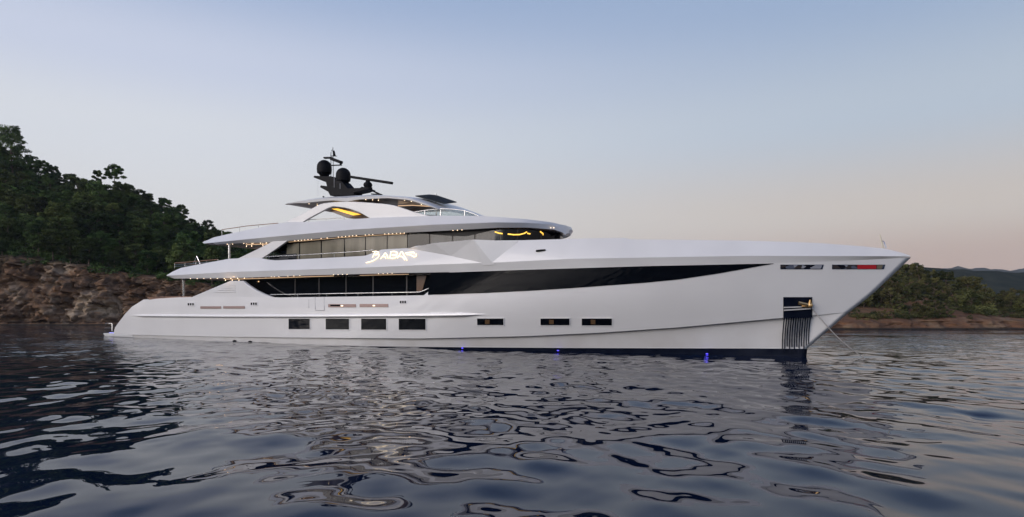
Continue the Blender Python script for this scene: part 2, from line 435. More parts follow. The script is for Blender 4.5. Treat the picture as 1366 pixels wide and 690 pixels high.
# upper house
VU = 2.85
sUa = hit(365,335,VU)[0]; sUb = hit(752,315,1.4)[0]-1.2; sUf = hit(655,312,VU)[0]
def bUH(s):
    if s > sUf: return VU*max(0.0, 1-((s-sUf)/(sUb-sUf))**2.4)**.6
    return VU
zfl = lambda s: rec_at(UREC, s, 3)-.74
house('upper_deck_house', sUa, sUb-.001, bUH, zfl, lambda s: rec_at(SREC, s, 4)+.03, .0, bglass, 90)
def uh(s, z): return bUH(s)
def pane(name, xa, xb, ta, tb, ba, bb, material, surf=uh, nx=4):
    return patch(name, (xa,ta),(xb,tb),(xb-.3,bb),(xa-.3,ba), surf, material, yacht, .03, .05, nx, 1)
ytop = [(382,326.3),(431,321.7),(470,317.5),(545,312.5),(560,312.3),(600,310.5),(640,308),(671,306),(700,305.8),(735,308),(752,312)]
edges = [(383,400),(401,429),(430,460),(461,488),(489,517),(518,544)]
for a, b in edges: pane('lounge_window', a, b-.6, interp(ytop,a), interp(ytop,b), 350, 350-(b-a)*.05, curt)
pane('lounge_window', 547, 573, 313, 312, 338, 336, bglass)
for a, b in ((576,604),(606,634),(636,668)): pane('lounge_window', a, b-.6, interp(ytop,a)+.8, interp(ytop,b)+.8, 333, 331, greyg)
for a, b in ((672,690),(692,722),(724,748)): pane('bridge_window', a, b-.8, interp(ytop,a), interp(ytop,b), 330 if a<690 else 322, 322, bridgeg, nx=6)
# gold interior light ring seen behind the bridge glass
def arc_strip(pts, surf):
    P = [hit(x,y,surf) for x,y in pts]
    return tube('interior_light', [(s,v+.05,z) for s,v,z in P], .035, gold, yacht, 6)
arc_strip([(678,312.5),(686,313.4),(694,313.2),(700,311.6),(703.5,309.5)], uh)
arc_strip([(704,311.5),(708,312.3)], uh); arc_strip([(661,309.5),(666,311.3),(671,312)], uh); arc_strip([(721,309),(725,312),(725,314)], uh)
# visor strip under the sundeck forward
patch('tinted_visor', [(562,308.2),(600,306.5),(650,303.8),(675,303.2)],None,None,[(562,311.8),(600,314.8),(622,315.4),(650,309),(675,303.6)], uh, visorm, yacht, .06, .04, 24, 2)

# inclined supports
panel('main_deck_pillar', [(253,397.5),(307,374.8),(324,374.8),(331,380.5),(342,387.5),(352,392.3),(362,396),(368,398.5)], 4.0, .22, deckp, yacht)
for k in range(5):
    y = 380+k*2.4; x = 300-k*5.5
    a = hit(x+6,y,4.02); b = hit(314,y+.3,4.02)
    tube('vent_slat', [(a[0],4.02,a[2]),(b[0],4.02,b[2])], .018, deckp, yacht, 6)
panel('upper_deck_pillar', [(314,346.5),(340,334),(364,322.0),(383,321.5),(368,332.5),(353,342.6),(345,347)], 3.35, .18, deckp, yacht)
# round posts
def post(x, y0, y1, v):
    a = hit(x,y0,v); b = hit(x,y1,v); tube('deck_post', [(a[0],v,a[2]),(a[0],v,b[2])], .085, steel, yacht, 12)
post(245,371,398,3.3); post(306,323,346.5,3.0)

# ------------------------------------------------------------------ hull fittings
rub = [(175,421),(300,421.8),(420,421.6),(560,420.6),(640,419.4),(648,419.6)]
def rubrail():
    n = 60; V, Fc = [], []
    for i in range(n+1):
        x = 175+(648-175)*i/n; s, v, z = hit(x, interp(rub,x), bh); v = bh(s,z)
        k = min(1, i/2, (n-i)/4); h_ = .085*k+.015; o_ = .13*k+.01
        V += [loc(s,v-.02,z+h_), loc(s,v+o_*.75,z+h_*.8), loc(s,v+o_,z+h_*.2), loc(s,v+o_,z-h_*.4), loc(s,v+o_*.5,z-h_), loc(s,v-.02,z-h_*1.1)]
    for i in range(n):
        for k in range(5): Fc.append((i*6+k,i*6+k+1,(i+1)*6+k+1,(i+1)*6+k))
    Fc += [(0,1,2,3,4,5), tuple(n*6+k for k in range(6))[::-1]]
    return mesh_obj('rub_rail', V, Fc, hullp, yacht, 40)
rubrail()
def porthole(x0,x1,y0,y1,warmth=0):
    f = patch('porthole', (x0-1.1,y0-1.1),(x1+1.1,y0-1.1),(x1+1.1,y1+1.1),(x0-1.1,y1+1.1), bh, steel if 0 else hullp, yacht, .025, .05, 2, 1)
    g = patch('pane', (x0,y0),(x1,y0),(x1,y1),(x0,y1), bh, bglass, f, .032, .03, 2, 1)
    if warmth:
        xm = x0+(x1-x0)*.3
        patch('lit_blind', (xm,y0+1.5),(xm+6,y0+1.5),(xm+6,y1-1.5),(xm,y1-1.5), bh, mat('dim_lit_blind',(.10,.06,.03),.3,emit=(1,.5,.2),es=.01), f, .036, .02)
    f['label'] = 'rectangular dark hull window'
for a in ((385.5,413.5,425.3,439.2,0),(435,466,425.2,439.6,0),(482.3,515.5,425.2,439.9,0),(532.5,568,425.3,440,0),(637,672,425.2,433.8,1),(721.5,760,425.2,434,1),(776.5,816.5,425.2,434.3,1)):
    porthole(*a)
blk = patch('hull_glazing', [(575,364.6),(597,363.6),(700,360),(860,355.2),(1032,351.6)],None,None,[(571,393.5),(600,392.6),(648,391),(708,388),(759,384.8),(860,377.4),(904,373.2),(956,365.5),(1032,351.9)], bh, bglass, yacht, .02, .05, 120, 6)
# fairleads, vents
for x, y in ((255,406),(339,405.3),(538,403)):
    fr = patch('fairlead', (x-5,y-2.6),(x+5,y-2.6),(x+5,y+2.6),(x-5,y+2.6), bh, hullp, yacht, .03, .05)
    for k in (-1,0,1):
        patch('opening', (x+k*3-1,y-1.5),(x+k*3+1,y-1.5),(x+k*3+1,y+1.6),(x+k*3-1,y+1.6), bh, bglass, fr, .036, .02)
for i,(a,b,y0,y1) in enumerate(((267.5,295,408.7,412),(298,326.5,408.5,411.8),(438,475,405.8,410),(480,518,405.6,409.8))):
    vt = patch('freeing_port', (a,y0),(b,y0),(b,y1),(a,y1), bh, pinkb, yacht, .02, .04, 2)
    vt['label'] = 'long narrow bronze slot in the white bulwark'
    if i > 1:
        m_ = (a+b)/2; patch('lamp', (m_-1.4,y0+1.4),(m_+1.6,y0+1.4),(m_+1.6,y1-1.1),(m_-1.4,y1-1.1), bh, warm2, vt, .03, .02)
    if i == 2: patch('opening', (441,y0+.8),(454,y0+.8),(454,y1-1.4),(441,y1-1.4), bh, bglass, vt, .03, .02)
# gate seam lines
seam = mat('seam_shadow_gap', (.25,.25,.27), .6)
for pts in (((412,399.5),(412,411.5)),((420.5,396),(420.5,413)),((432.5,396),(432.5,414)),((420.5,414),(432.5,414.3))):
    (xa,ya),(xb,yb) = pts; a = hit(xa,ya,bh); b = hit(xb,yb,bh)
    tube('gate_seam', [(a[0],a[1]+.0,a[2]),(b[0],b[1]+.0,b[2])], .012, seam, yacht, 5)
# bow slots in the bulwark
mosaic = mat('slot_interior', (.3,.3,.35), .15, .6)
def mosaic_nodes():
    n = mosaic.node_tree; p = n.nodes['Principled BSDF']; g = n.nodes.new('ShaderNodeNewGeometry'); vo = n.nodes.new('ShaderNodeTexVoronoi'); vo.inputs['Scale'].default_value = 4.5
    n.links.new(g.outputs['Position'], vo.inputs['Vector']); r = n.nodes.new('ShaderNodeValToRGB'); r.color_ramp.interpolation = 'CONSTANT'
    e = r.color_ramp.elements; e[0].color = (.02,.02,.03,1); e[1].position = .33; e[1].color = (.25,.28,.36,1)
    x = e.new(.5); x.color = (.75,.76,.8,1); x = e.new(.75); x.color = (.12,.10,.09,1)
    s = n.nodes.new('ShaderNodeSeparateColor'); n.links.new(vo.outputs['Color'], s.inputs[0]); n.links.new(s.outputs[0], r.inputs[0]); n.links.new(r.outputs[0], p.inputs['Base Color'])
mosaic_nodes()
for a, b in ((1041,1099),(1110,1181)):
    fr = patch('bulwark_slot', (a,353.2),(b,353.2),(b-2,359.4),(a,359.4), bh, steel, yacht, .015, .05, 8)
    patch('fitting', (a+1.5,354.1),(b-2,354.1),(b-4,358.6),(a+1.5,358.6), bh, mosaic, fr, .025, .03, 8)
    if a > 1100:
        patch('red_cloth', (1144,354),(1169,354),(1169,358.8),(1144,358.8), bh, redm, fr, .035, .03, 3)
        patch('cushion', (1170,354),(1178,354),(1176,358.8),(1170,358.8), bh, olive, fr, .035, .03, 1)
# anchor pocket
pk = patch('anchor_pocket', (1045,396.5),(1083.5,396.5),(1083.5,424),(1045,424), bh, antif, yacht, .02, .06, 4, 3)
patch('chrome_bar', (1046,409.6),(1082,408.2),(1082,409.8),(1046,411.2), bh, deckp, pk, .10, .05, 3)
patch('chrome_bar', (1046,413.2),(1082,411),(1082,412.6),(1046,415), bh, deckp, pk, .10, .05, 3)
def anchor():
    a = hit(1066,404,bh); b = hit(1081,407.5,bh); c = hit(1081,400,bh); g=[]
    def o(p, d=.14): return loc(p[0],p[1]+d,p[2])
    g.append(tube_geo([o(a),o(b)], .07)); g.append(tube_geo([o(b),o(c,.08)], .09, r2=.03)); g.append(tube_geo([o(b),o(hit(1070,409,bh))], .08, r2=.03))
    g.append(ball_geo(o(b),.12,.1,.12,10,8))
    v,f = join(g); mesh_obj('anchor', v, f, mat('gold_lit_anchor',(.55,.36,.16),.35,.9), pk)  # gold light falling on the anchor is put into its metal colour
anchor()
# row of curved guard bars below the pocket
for k in range(12):
    x = 1046.5+k*3.15; lean = -4.5+k*.05; y1 = (471,470,462,471,463,471,462.5,471,462,470.5,461,459)[k]
    pts = []
    for j in range(9):
        u = j/8; yy = 423+(y1-423)*u; xx = x+lean*math.sin(u*1.9)*.62
        s, v, z = hit(xx, yy, bh); pts.append((s, v+.012, z))
    tube('guard_bar', pts, .028, antif, yacht, 6, .022)
# anchor line
def line():
    a = hit(1083,411,bh); a = (a[0], a[1]+.05, a[2])
    e = ray_at_v(1160,480,1.2); p = []
    ez = -.1
    # end point on the water
    d = Vector(((1158-CX)/F,1)); Y = F*CAMH/(478-HY)
    wpt = Vector((d.x*Y, Y))-O_; es, ev = wpt.dot(AX), wpt.dot(NX)
    for i in range(25):
        u = i/24; sag = -.22*math.sin(math.pi*u)
        p.append((a[0]+(es-a[0])*u, a[1]+(ev-a[1])*u, a[2]+(ez-a[2])*u+sag))
    tube('anchor_line', p, .022, ropem, yacht, 6)
line()
# bow staff
a = ray_at_v(1180.5,334,0); b = ray_at_v(1174,313,0)
bs = tube('bow_staff', [(a[0],0,a[1]-.3),(b[0],0,b[1])], .04, mat('cream_paint',(.6,.55,.42),.4), yacht, 8, .02)
c = ray_at_v(1177,322,0); tube('bow_light', [(c[0]-.02,.02,c[1]),(c[0]+.05,.02,c[1]+.0),(c[0]+.14,.02,c[1]-.3)], .02, steel, bs, 6)
# forward camera pod
a = hit(716,335,uband); b = hit(728,333.6,uband)
tube('mooring_bitt', [(a[0],a[1]+.03,a[2]),((a[0]+b[0])/2,a[1]+.06,(a[2]+b[2])/2),(b[0],b[1]+.03,b[2])], .055, blackm, yacht, 8, .035)
# facetted wing: the top edge stands out, the lower corner tucks in
def wing():
    N = {'a':(543.5,331.2,.02),'b':(585,325,.45),'c':(641,320.8,.62),'d':(691,321.5,.03),'e':(659,353.0,.02),'f':(645,353.5,.02),'g':(602,340.8,.02)}
    P = {k: (lambda h_, o: (h_[0], h_[1]+o, h_[2]))(hit(x,y+.5,uband), o) for k,(x,y,o) in N.items()}
    keys = list('abcdefg'); V = [loc(*P[k]) for k in keys]
    V += [loc(P[k][0], P[k][1]-.5, P[k][2]-.02) for k in keys]
    Fc = [(0,1,6),(1,2,6),(2,5,6),(2,4,5),(2,3,4)]
    Fc += [(k,(k+1)%7,7+(k+1)%7,7+k) for k in range(7)]+[tuple(range(13,6,-1))]
    mesh_obj('wing_facet', V, Fc, deckp, yacht, 0)
wing()
# ------------------------------------------------------------------ lettering
def NZ(x, y): return 480+x/11.5, 310+y/11.5
name = empty('name_sign', (0,0,0)); name.parent = yacht
strokes = {
 'letter_b': [[(105,468),(170,452),(235,425),(290,385),(305,350),(280,335),(245,340)],[(205,300),(260,292),(298,312),(285,335),(250,345)],[(240,300),(225,345),(200,390)]],
 'letter_a': [[(325,410),(365,365),(400,318),(430,360),(445,405)],[(360,372),(400,380),(410,405)]],
 'letter_b ': [[(490,300),(478,350),(470,398)],[(480,300),(545,295),(590,318),(570,342),(500,348)],[(500,350),(575,360),(565,388),(520,402),(468,398)]],
 'letter_a ': [[(585,400),(615,350),(652,296),(690,360),(733,432)],[(615,372),(660,376),(700,425)]],
 'letter_s': [[(705,322),(760,312),(830,308),(850,325)],[(730,340),(790,350),(845,378),(880,360),(868,335)]],
}
for nm, st in strokes.items():
    g = []
    for s_ in st:
        P = []
        for x, y in s_:
            s, v, z = hit(*NZ(x,y), uband); P.append(Vector(loc(s, v+.05, z)))
        # subdivide for smooth stroke
        Q = []
        for i in range(len(P)-1):
            p0, p1, p2, p3 = P[max(i-1,0)], P[i], P[i+1], P[min(i+2,len(P)-1)]
            for k in range(4):
                t = k/4; Q.append(.5*((2*p1)+(p2-p0)*t+(2*p0-5*p1+4*p2-p3)*t*t+(-p0+3*p1-3*p2+p3)*t**3))
        Q.append(P[-1]); g.append(tube_geo(Q, .029, 8))
    v, f = join(g); mesh_obj(nm.strip(), v, f, warm2, name, 50)

# ------------------------------------------------------------------ railings
def railing(name, pts, v, h, material_top=teak, every=2, r=.022, mid=1, base_drop=None):
    """pixel points of the TOP rail on plane v; stanchions drop by h metres."""
    P = [(hit(x,y,v)) for x,y in pts]
    root = tube(name, P, r*1.3, material_top, yacht, 8)
    g = []
    tot = sum((Vector(P[i+1])-Vector(P[i])).length for i in range(len(P)-1)); n = max(1, round(tot/every))
    S = [p[0] for p in P]; Z = [p[2] for p in P]
    for k in range(n+1):
        s = S[0]+(S[-1]-S[0])*k/n; z = float(np.interp(s, S, Z))
        a, b = tube_geo([loc(s,v,z),loc(s,v,z-h)], r, 6); mesh_obj('stanchion', a, b, steel, root, 50)
    for m_ in range(mid):
        a, b = tube_geo([loc(p[0],p[1],p[2]-h*(m_+1)/(mid+1)) for p in P], r*.55, 6); mesh_obj('wire', a, b, steel, root, 50)
    return root
railing('main_deck_rail', [(361,393.2),(420,392.3),(480,391.2),(560,389.9),(572,385)], 3.95, .30, steel, 2.6, .025, 0)
railing('upper_deck_rail', [(355,342.6),(400,340.4),(478,335.6),(498,333.5)], 3.6, .55, steel, 3.2, .018, 0)
railing('aft_upper_rail', [(233,351),(250,349.8),(291,346.2)], 3.45, .42, teak, 1.4, .02, 2)
railing('sundeck_rail', [(296,306.5),(330,301.5),(371,297.8)], 2.9, .6, teak, 2.6, .02, 0)
railing('main_aft_rail', [(197,397.3),(216,396.2),(252,396.0)], 3.6, .2, teak, 2.2, .02, 0)
# stern aft cross rail of upper deck
s_, v_, z_ = hit(234,351,3.45)
tube('aft_cross_rail', [(s_,3.45,z_),(s_-.25,1.5,z_),(s_-.25,-1.5,z_),(s_,-3.45,z_)], .026, teak, yacht)
a = hit(262.6,342,3.3); b = hit(267,352,3.3); c = hit(258,351,3.3)
v, f = join([tube_geo([loc(*a),loc(*b)], .035, 6), tube_geo([loc(*a),loc(*c)], .03, 6)]); mesh_obj('boarding_davit', v, f, steel, yacht, 50)
# ------------------------------------------------------------------ swim platform
def platform():
    a = hit(135,447,3.3)[0]; b = hit(170,447,3.4)[0]; zt = hit(140,444.6,3.3)[2]; V=[]; n=10
    outl = [(a+.5,3.35),(b,3.5),(b+1,3.5),(b+1,-3.5),(b,-3.5),(a+.5,-3.35),(a,-2.9),(a,2.9)]
    for z,k in ((zt,1),(zt-.06,1.0),(zt-.26,.985)): V += [loc(s+(1-k)*9,v*k,z) for s,v in outl]
    m_ = len(outl); Fc = [tuple(range(m_)), tuple(range(3*m_-1,2*m_-1,-1))]
    for l in (0,1):
        for k in range(m_): Fc.append((l*m_+k,l*m_+(k+1)%m_,(l+1)*m_+(k+1)%m_,(l+1)*m_+k))
    p = mesh_obj('swim_platform', V, Fc, deckp, yacht, 20)
    for q in ((138,139),(141,142)):
        pass
    xs = [a+.3, a+1.1]
    for (s1,s2,vv) in ((a+.25,a+1.5,3.1),(a+2.4,a+4.2,3.1)):
        g = [tube_geo([loc(s1,vv,zt),loc(s1,vv,zt+.85),loc(s2,vv,zt+.85),loc(s2,vv,zt)], .016, 6), tube_geo([loc(s1,vv,zt+.45),loc(s2,vv,zt+.45)], .012, 6)]
        v,f = join(g); mesh_obj('platform_rail', v, f, steel, p, 50)
    v,f = box_geo(a+1.2,a+2.6,-3.2,-3.15,zt+.02,zt+.07); mesh_obj('blue_light', v, f, mat('pale_blue_strip',(.5,.5,1),.5,emit=(.35,.35,1),es=.6), p, 0)
    return zt
platform()
# discharge outlets and underwater lamps
for x, y, dx in ((313,455,3),(334,456,3)):
    a = hit(x,y,bh); v, f = ball_geo(loc(a[0],a[1]+.02,a[2]),.16,.12,.07,12,6); mesh_obj('exhaust_outlet', v, f, blackm, yacht, 50)
for x, y in ((617,466.5),(744.5,470),(943,473.5)):
    s, v_, z = hit(x,y,bh); z = .07
    v, f = ball_geo(loc(s,bh(s,z)-.02,z),.06,.05,.025,12,6); lo = mesh_obj('underwater_lamp', v, f, bluel, yacht, 50)
    ld = bpy.data.lights.new('blue_glow','POINT'); ld.energy = .15; ld.color=(.12,.1,1); ld.shadow_soft_size=.08
    l_ = bpy.data.objects.new('blue_glow', ld); l_.location = loc(s,bh(s,z)+.25,.12); link(l_, lo)

# ------------------------------------------------------------------ sundeck arch, hardtop
def smoothpts(pts, k=4, closed=False):
    P = [Vector((x,y)) for x,y in pts]; Q = []
    for i in range(len(P)-1):
        p0,p1,p2,p3 = P[max(i-1,0)],P[i],P[i+1],P[min(i+2,len(P)-1)]
        for j in range(k):
            t=j/k; q=.5*((2*p1)+(p2-p0)*t+(2*p0-5*p1+4*p2-p3)*t*t+(-p0+3*p1-3*p2+p3)*t**3); Q.append((q.x,q.y))
    Q.append(tuple(P[-1])); return Q
VA = 2.95
arch_up = smoothpts([(377,297.5),(400,287),(418,277),(432,271.2),(463,269.0),(500,271),(525,274),(553,283),(577,289.2)])
arch_lo_f = smoothpts([(494,291.8),(480,284),(465,278.6),(452,276.2),(443,275.6)])
arch_lo_a = smoothpts([(437,278),(424,285),(412,291.5),(402,297.6)])
panel('sundeck_arch', arch_up+[(577,292),(520,293)]+arch_lo_f+arch_lo_a, VA, .16, deckp, yacht)
# hardtop: closed loft, curved in profile, thin at both tips
def hardtop():
    top = smoothpts([(385,273),(404,267),(432,262.8),(483,260),(509,260),(547,262.4),(562,266.8),(577,273),(589,278.6)],3)
    bot = [(385,273.8),(409,279.3),(424,274.3),(440,272),(463,269.3),(483,266),(518,263.9),(549,266.6),(570,273),(589,279.4)]
    V, Fc = [], []; rec = []
    for x, y in top:
        s, z = ray_at_v(x,y,VA-.25); s2, z2 = ray_at_v(x, interp(bot,x), VA-.05)
        if x < 409: z2 = z-.03-(x-385)/24*.25
        elif x < 463: z2 = max(z2, z-.32)
        rec.append((s,z,min(z2,z-.05)))
    m_ = 0
    for s, z, z2 in rec:
        b = VA+.03; cr = .10
        half = [(0,z2+.03),(b-.35,z2+.03),(b-.03,z2),(b,(z+z2)/2),(b-.35,z-.02),(b*.5,z+cr*.7),(0,z+cr)]
        m_ = len(half)*2-2
        V += [loc(s,v,zz) for v,zz in half]+[loc(s,-v,zz) for v,zz in reversed(half[1:-1])]
    n = len(rec)
    for i in range(n-1):
        for k in range(m_): Fc.append((i*m_+k,i*m_+(k+1)%m_,(i+1)*m_+(k+1)%m_,(i+1)*m_+k))
    Fc += [tuple(range(m_)), tuple((n-1)*m_+k for k in range(m_))[::-1]]
    o = mesh_obj('hardtop', V, Fc, deckp, yacht, 30); o.data.materials.append(brown)
    for p in o.data.polygons:
        if p.normal.z < -.6: p.material_index = 1
    return rec
HREC = hardtop()
# lit coffer seen through the arch opening
P = [ray_at_v(x,y,1.2) for x,y in ((442,278.6),(450,278.2),(480,286.0),(470,287.2))]
V = [loc(s,1.2,z) for s,z in P]+[loc(s,1.1,z) for s,z in P]
mesh_obj('lit_coffer', V, [(0,1,2,3),(7,6,5,4),(0,4,5,1),(1,5,6,2),(2,6,7,3),(3,7,4,0)], gold, yacht, 0)
# bar counter behind the arch opening
P = [ray_at_v(x,y,1.25) for x,y in ((436,281),(444,277),(466,279),(496,291.5),(470,291.2),(460,290.5))]
n = len(P); V = [loc(s,1.05,z) for s,z in P]+[loc(s,-1.0,z) for s,z in P]
mesh_obj('bar_canopy', V, [tuple(range(n)),tuple(range(2*n-1,n-1,-1))]+[(k,(k+1)%n,n+(k+1)%n,n+k) for k in range(n)], brown, yacht, 0)
railing('arch_rail', [(412,293.3),(440,291.6),(459,290.6)], 2.7, .3, steel, 2.0, .018, 0)
# windscreen on the sundeck
gp = [(553,283),(570,280.4),(588,278.6),(604,279.2),(619,281),(632,285.3),(640,289)]
pg = panel('sundeck_windscreen', gp+[(640,290),(553,290)], 2.75, .03, clear, yacht)[0]
tube('windscreen_rail', [hit(x,y,2.74) for x,y in gp], .028, steel, yacht)
for x,y in ((567,281),(588,278.8),(620,281.4)):
    a = hit(x,y,2.74); tube('windscreen_post', [a,(a[0],2.74,a[2]-.7)], .04, steel, yacht)
# ------------------------------------------------------------------ mast
def MZ(x,y,v=0):
    s,z = ray_at_v(400+x/8.63,190+y/8.63,v); return (s,v,z)
mast = empty('radar_mast', (0,0,0)); mast.parent = yacht
def mpanel(nm, pts, t):
    P = [MZ(x,y,0) for x,y in pts]; n = len(P)
    V = [loc(p[0],t/2,p[2]) for p in P]+[loc(p[0],-t/2,p[2]) for p in P]
    o = mesh_obj(nm, V, [tuple(range(n)),tuple(range(2*n-1,n-1,-1))]+[(k,(k+1)%n,n+(k+1)%n,n+k) for k in range(n)], blackm, mast)
    b = o.modifiers.new('b','BEVEL'); b.width=.03; b.segments=2; return o
mpanel('pedestal', [(398,625),(375,580),(280,528),(290,505),(360,515),(350,470),(205,415),(215,395),(300,400),(400,400),(480,430),(540,470),(600,540),(740,535),(760,520),(830,545),(760,572),(670,590),(680,612),(640,625)], .8)
def dome(cx, cy, rpx, nm):
    c = MZ(cx,cy,0); r = (MZ(cx+rpx,cy)[0]-MZ(cx,cy)[0])*.72; r = rpx/8.63*((camV)/F)*1.42
    c = loc(*c); g = [ball_geo((c[0],c[1],c[2]+r*.15), r, r, r*1.0, 28, 14, -.05), ]
    prof = [(r*1.0,.1*r),(r*1.02,-.1*r),(r*.97,-.65*r),(r*.7,-.85*r),(r*.5,-1.25*r)]
    V,Fc=[],[]; nn=28
    for rr,zz in prof:
        for k in range(nn): t=2*math.pi*k/nn; V.append((c[0]+rr*math.cos(t),c[1]+rr*math.sin(t),c[2]+zz))
    for j in range(len(prof)-1):
        for k in range(nn): Fc.append((j*nn+k,j*nn+(k+1)%nn,(j+1)*nn+(k+1)%nn,(j+1)*nn+k))
    g.append((V,Fc)); v,f = join(g); mesh_obj(nm, v, f, blackm, mast, 40)
dome(282,300,86,'satellite_dome'); dome(500,390,84,'satellite_dome')
# open array radar
a,b = MZ(585,398),MZ(1062,470)
def bar(nm, a, b, w_, h_, parent=mast):
    A = Vector(loc(*a)); B = Vector(loc(*b)); d=(B-A).normalized(); y=Vector((0,1,0)); u=d.cross(y).normalized()
    V=[]
    for p in (A,B):
        for (i,j) in ((-1,-.6),(-.6,-1),(.6,-1),(1,-.6),(1,.6),(.6,1),(-.6,1),(-1,.6)): V.append(p+y*i*w_+u*j*h_)
    Fc=[tuple(range(8)),tuple(range(15,7,-1))]+[(k,(k+1)%8,8+(k+1)%8,8+k) for k in range(8)]
    return mesh_obj(nm, V, Fc, blackm, parent)
rad = bar('radar_array', a, b, .10, .085)
v,f = ball_geo(loc(*MZ(783,492)), .30,.30,.24, 16,10); mesh_obj('radar_motor', v, f, blackm, rad, 50)
bar('radar_neck', MZ(783,440), MZ(783,470), .12,.14, rad)
bar('radar_foot', MZ(790,520), MZ(790,555), .2,.25, rad)
bar('mast_strut', MZ(800,540), MZ(925,600), .07,.05); bar('strut_foot', MZ(835,597), MZ(935,600), .14,.035)
tube('mast_pole', [MZ(358,400),MZ(358,120),MZ(366,92),MZ(380,88)], .022, blackm, mast)
tube('mast_pole', [MZ(385,400),MZ(383,150),MZ(380,60)], .02, blackm, mast)
bar('yardarm', MZ(285,180), MZ(365,178), .12,.06); bar('yardarm', MZ(365,190), MZ(478,232), .14,.10); bar('yardarm', MZ(365,266), MZ(475,262), .10,.03)
bar('navigation_light', MZ(470,215), MZ(470,262), .07,.05)
bar('navigation_light', MZ(388,100), MZ(400,155), .07,.07); bar('yardarm', MZ(360,158), MZ(418,158), .08,.02)
for x,y0,y1 in ((395,400,520),(463,470,535),(430,120,60)):
    if y1>y0: tube('whip_antenna', [MZ(x,y1,.45),MZ(x,y0,.45)], .012, mat('grey_antenna',(.4,.4,.42),.4), mast, 5)
v,f = ball_geo(loc(*MZ(272,628)),.07,.07,.06,10,6); mesh_obj('deck_light', v, f, blackm, yacht,50)
tube('whip_antenna', [ray_at_v(424,262,1)[0:1]+(1,)+ray_at_v(424,262,1)[1:], ray_at_v(424,241,1)[0:1]+(1,)+ray_at_v(424,241,1)[1:]], .008, mat('grey_antenna'), yacht, 5)

# ------------------------------------------------------------------ downlights
dl_me = None
def downlight(s, v, z, r=.024):
    global dl_me
    if dl_me is None:
        vv, ff = ball_geo((0,0,0), r, r, r*.6, 8, 5); o = mesh_obj('downlight', vv, ff, warm, yacht, 60); dl_me = o.data; 
    else: o = link(bpy.data.objects.new('downlight', dl_me), yacht)
    o.location = loc(s, v, z+.008); return o
cnt = 0
def S(x,y,v): return hit(x,y,v)[0]
# sundeck soffit: aft field and side row
for x in (300,307,322,334,344,352,360):
    for v in (2.9, 1.2, -.6, -2.2):
        s = S(x,322,2.9)+(v*.1); downlight(s, v, rec_at(SREC,s,4)-.0); cnt += 1
for grp in ((392,414,6),(427,435,2),(450,474,6),(486,496,3),(512,538,6),(603,615,3)):
    for k in range(grp[2]):
        x = grp[0]+(grp[1]-grp[0])*k/(grp[2]-1); s = S(x, interp(SB,x), 3.2); downlight(s, 3.12, rec_at(SREC,s,4)-.0, ); cnt += 1
for x in (735,739): 
    s, v, z = hit(x, 304.3, lambda a,b: bS(a)); downlight(s, v+.02, z)
# main deck soffit
for x in list(range(254,330,9)): 
    for v in (3.4, 0.5):
        s = S(x,371,3.4); downlight(s, v, rec_at(UREC,s,4))
for x in (362,366,372,384,392,400,445,451,457,463,505,511,517,523): 
    s = S(x,368,3.8); downlight(s, 3.8, rec_at(UREC,s,4)-.0)
# hardtop ceiling
hs = [r[0] for r in HREC]; hz = [r[2] for r in HREC]
for x, v in ((409,2.5),(412,2.0),(488,2.7),(494,2.5),(497,2.2),(532,2.2),(538,2.0),(528,.4),(536,.2),(540,-.4),(547,-.6),(545,.5),(552,1.8),(560,2.2),(563,1.6),(570,2.5),(573,2.1),(578,2.5),(553,-1.8)):
    s = S(x,266,2.7); downlight(s, v, float(np.interp(s,hs,hz))-.0)
def glow(x, v, z, e, col=(1,.62,.32), r=.03, parent=yacht):
    ld = bpy.data.lights.new('soffit_lamp','POINT'); ld.energy = e; ld.color = col; ld.shadow_soft_size = r
    o = bpy.data.objects.new('soffit_lamp', ld); o.location = loc(x, v, z); link(o, parent)
cove = mat('cove_light', (1,.7,.4), .5, emit=(1,.66,.40), es=.65)
def cove_strip(xs, v, REC, y, dz=.03, r=.022):
    P = []
    for x in xs:
        q = S(x, y, v); P.append((q, v, rec_at(REC, q, 4)-dz))
    tube('cove_light', P, r, cove, yacht, 6)
cove_strip((300,320,345,380,410,445), VM+.25, UREC, 370); cove_strip((330,350,364), 2.6, SREC, 322, r=.03)
cove_strip((480,510,545), VM+.25, UREC, 366, r=.014)
cove_strip((385,420,460,500,540), VU+.2, SREC, 315, r=.012)
P = []
for x in (495,515,540,560): q = S(x,266,2.7); P.append((q, .3, float(np.interp(q,hs,hz))-.04))
tube('cove_light', P, .03, cove, yacht, 6)
s_=S(307,371,3.9); glow(s_, 4.35, rec_at(UREC,s_,4)-.12, 2.2, r=.05)
s_=S(549,329,3.9); glow(s_, 4.15, hit(549,329,4.0)[2]-.1, .8, r=.04)

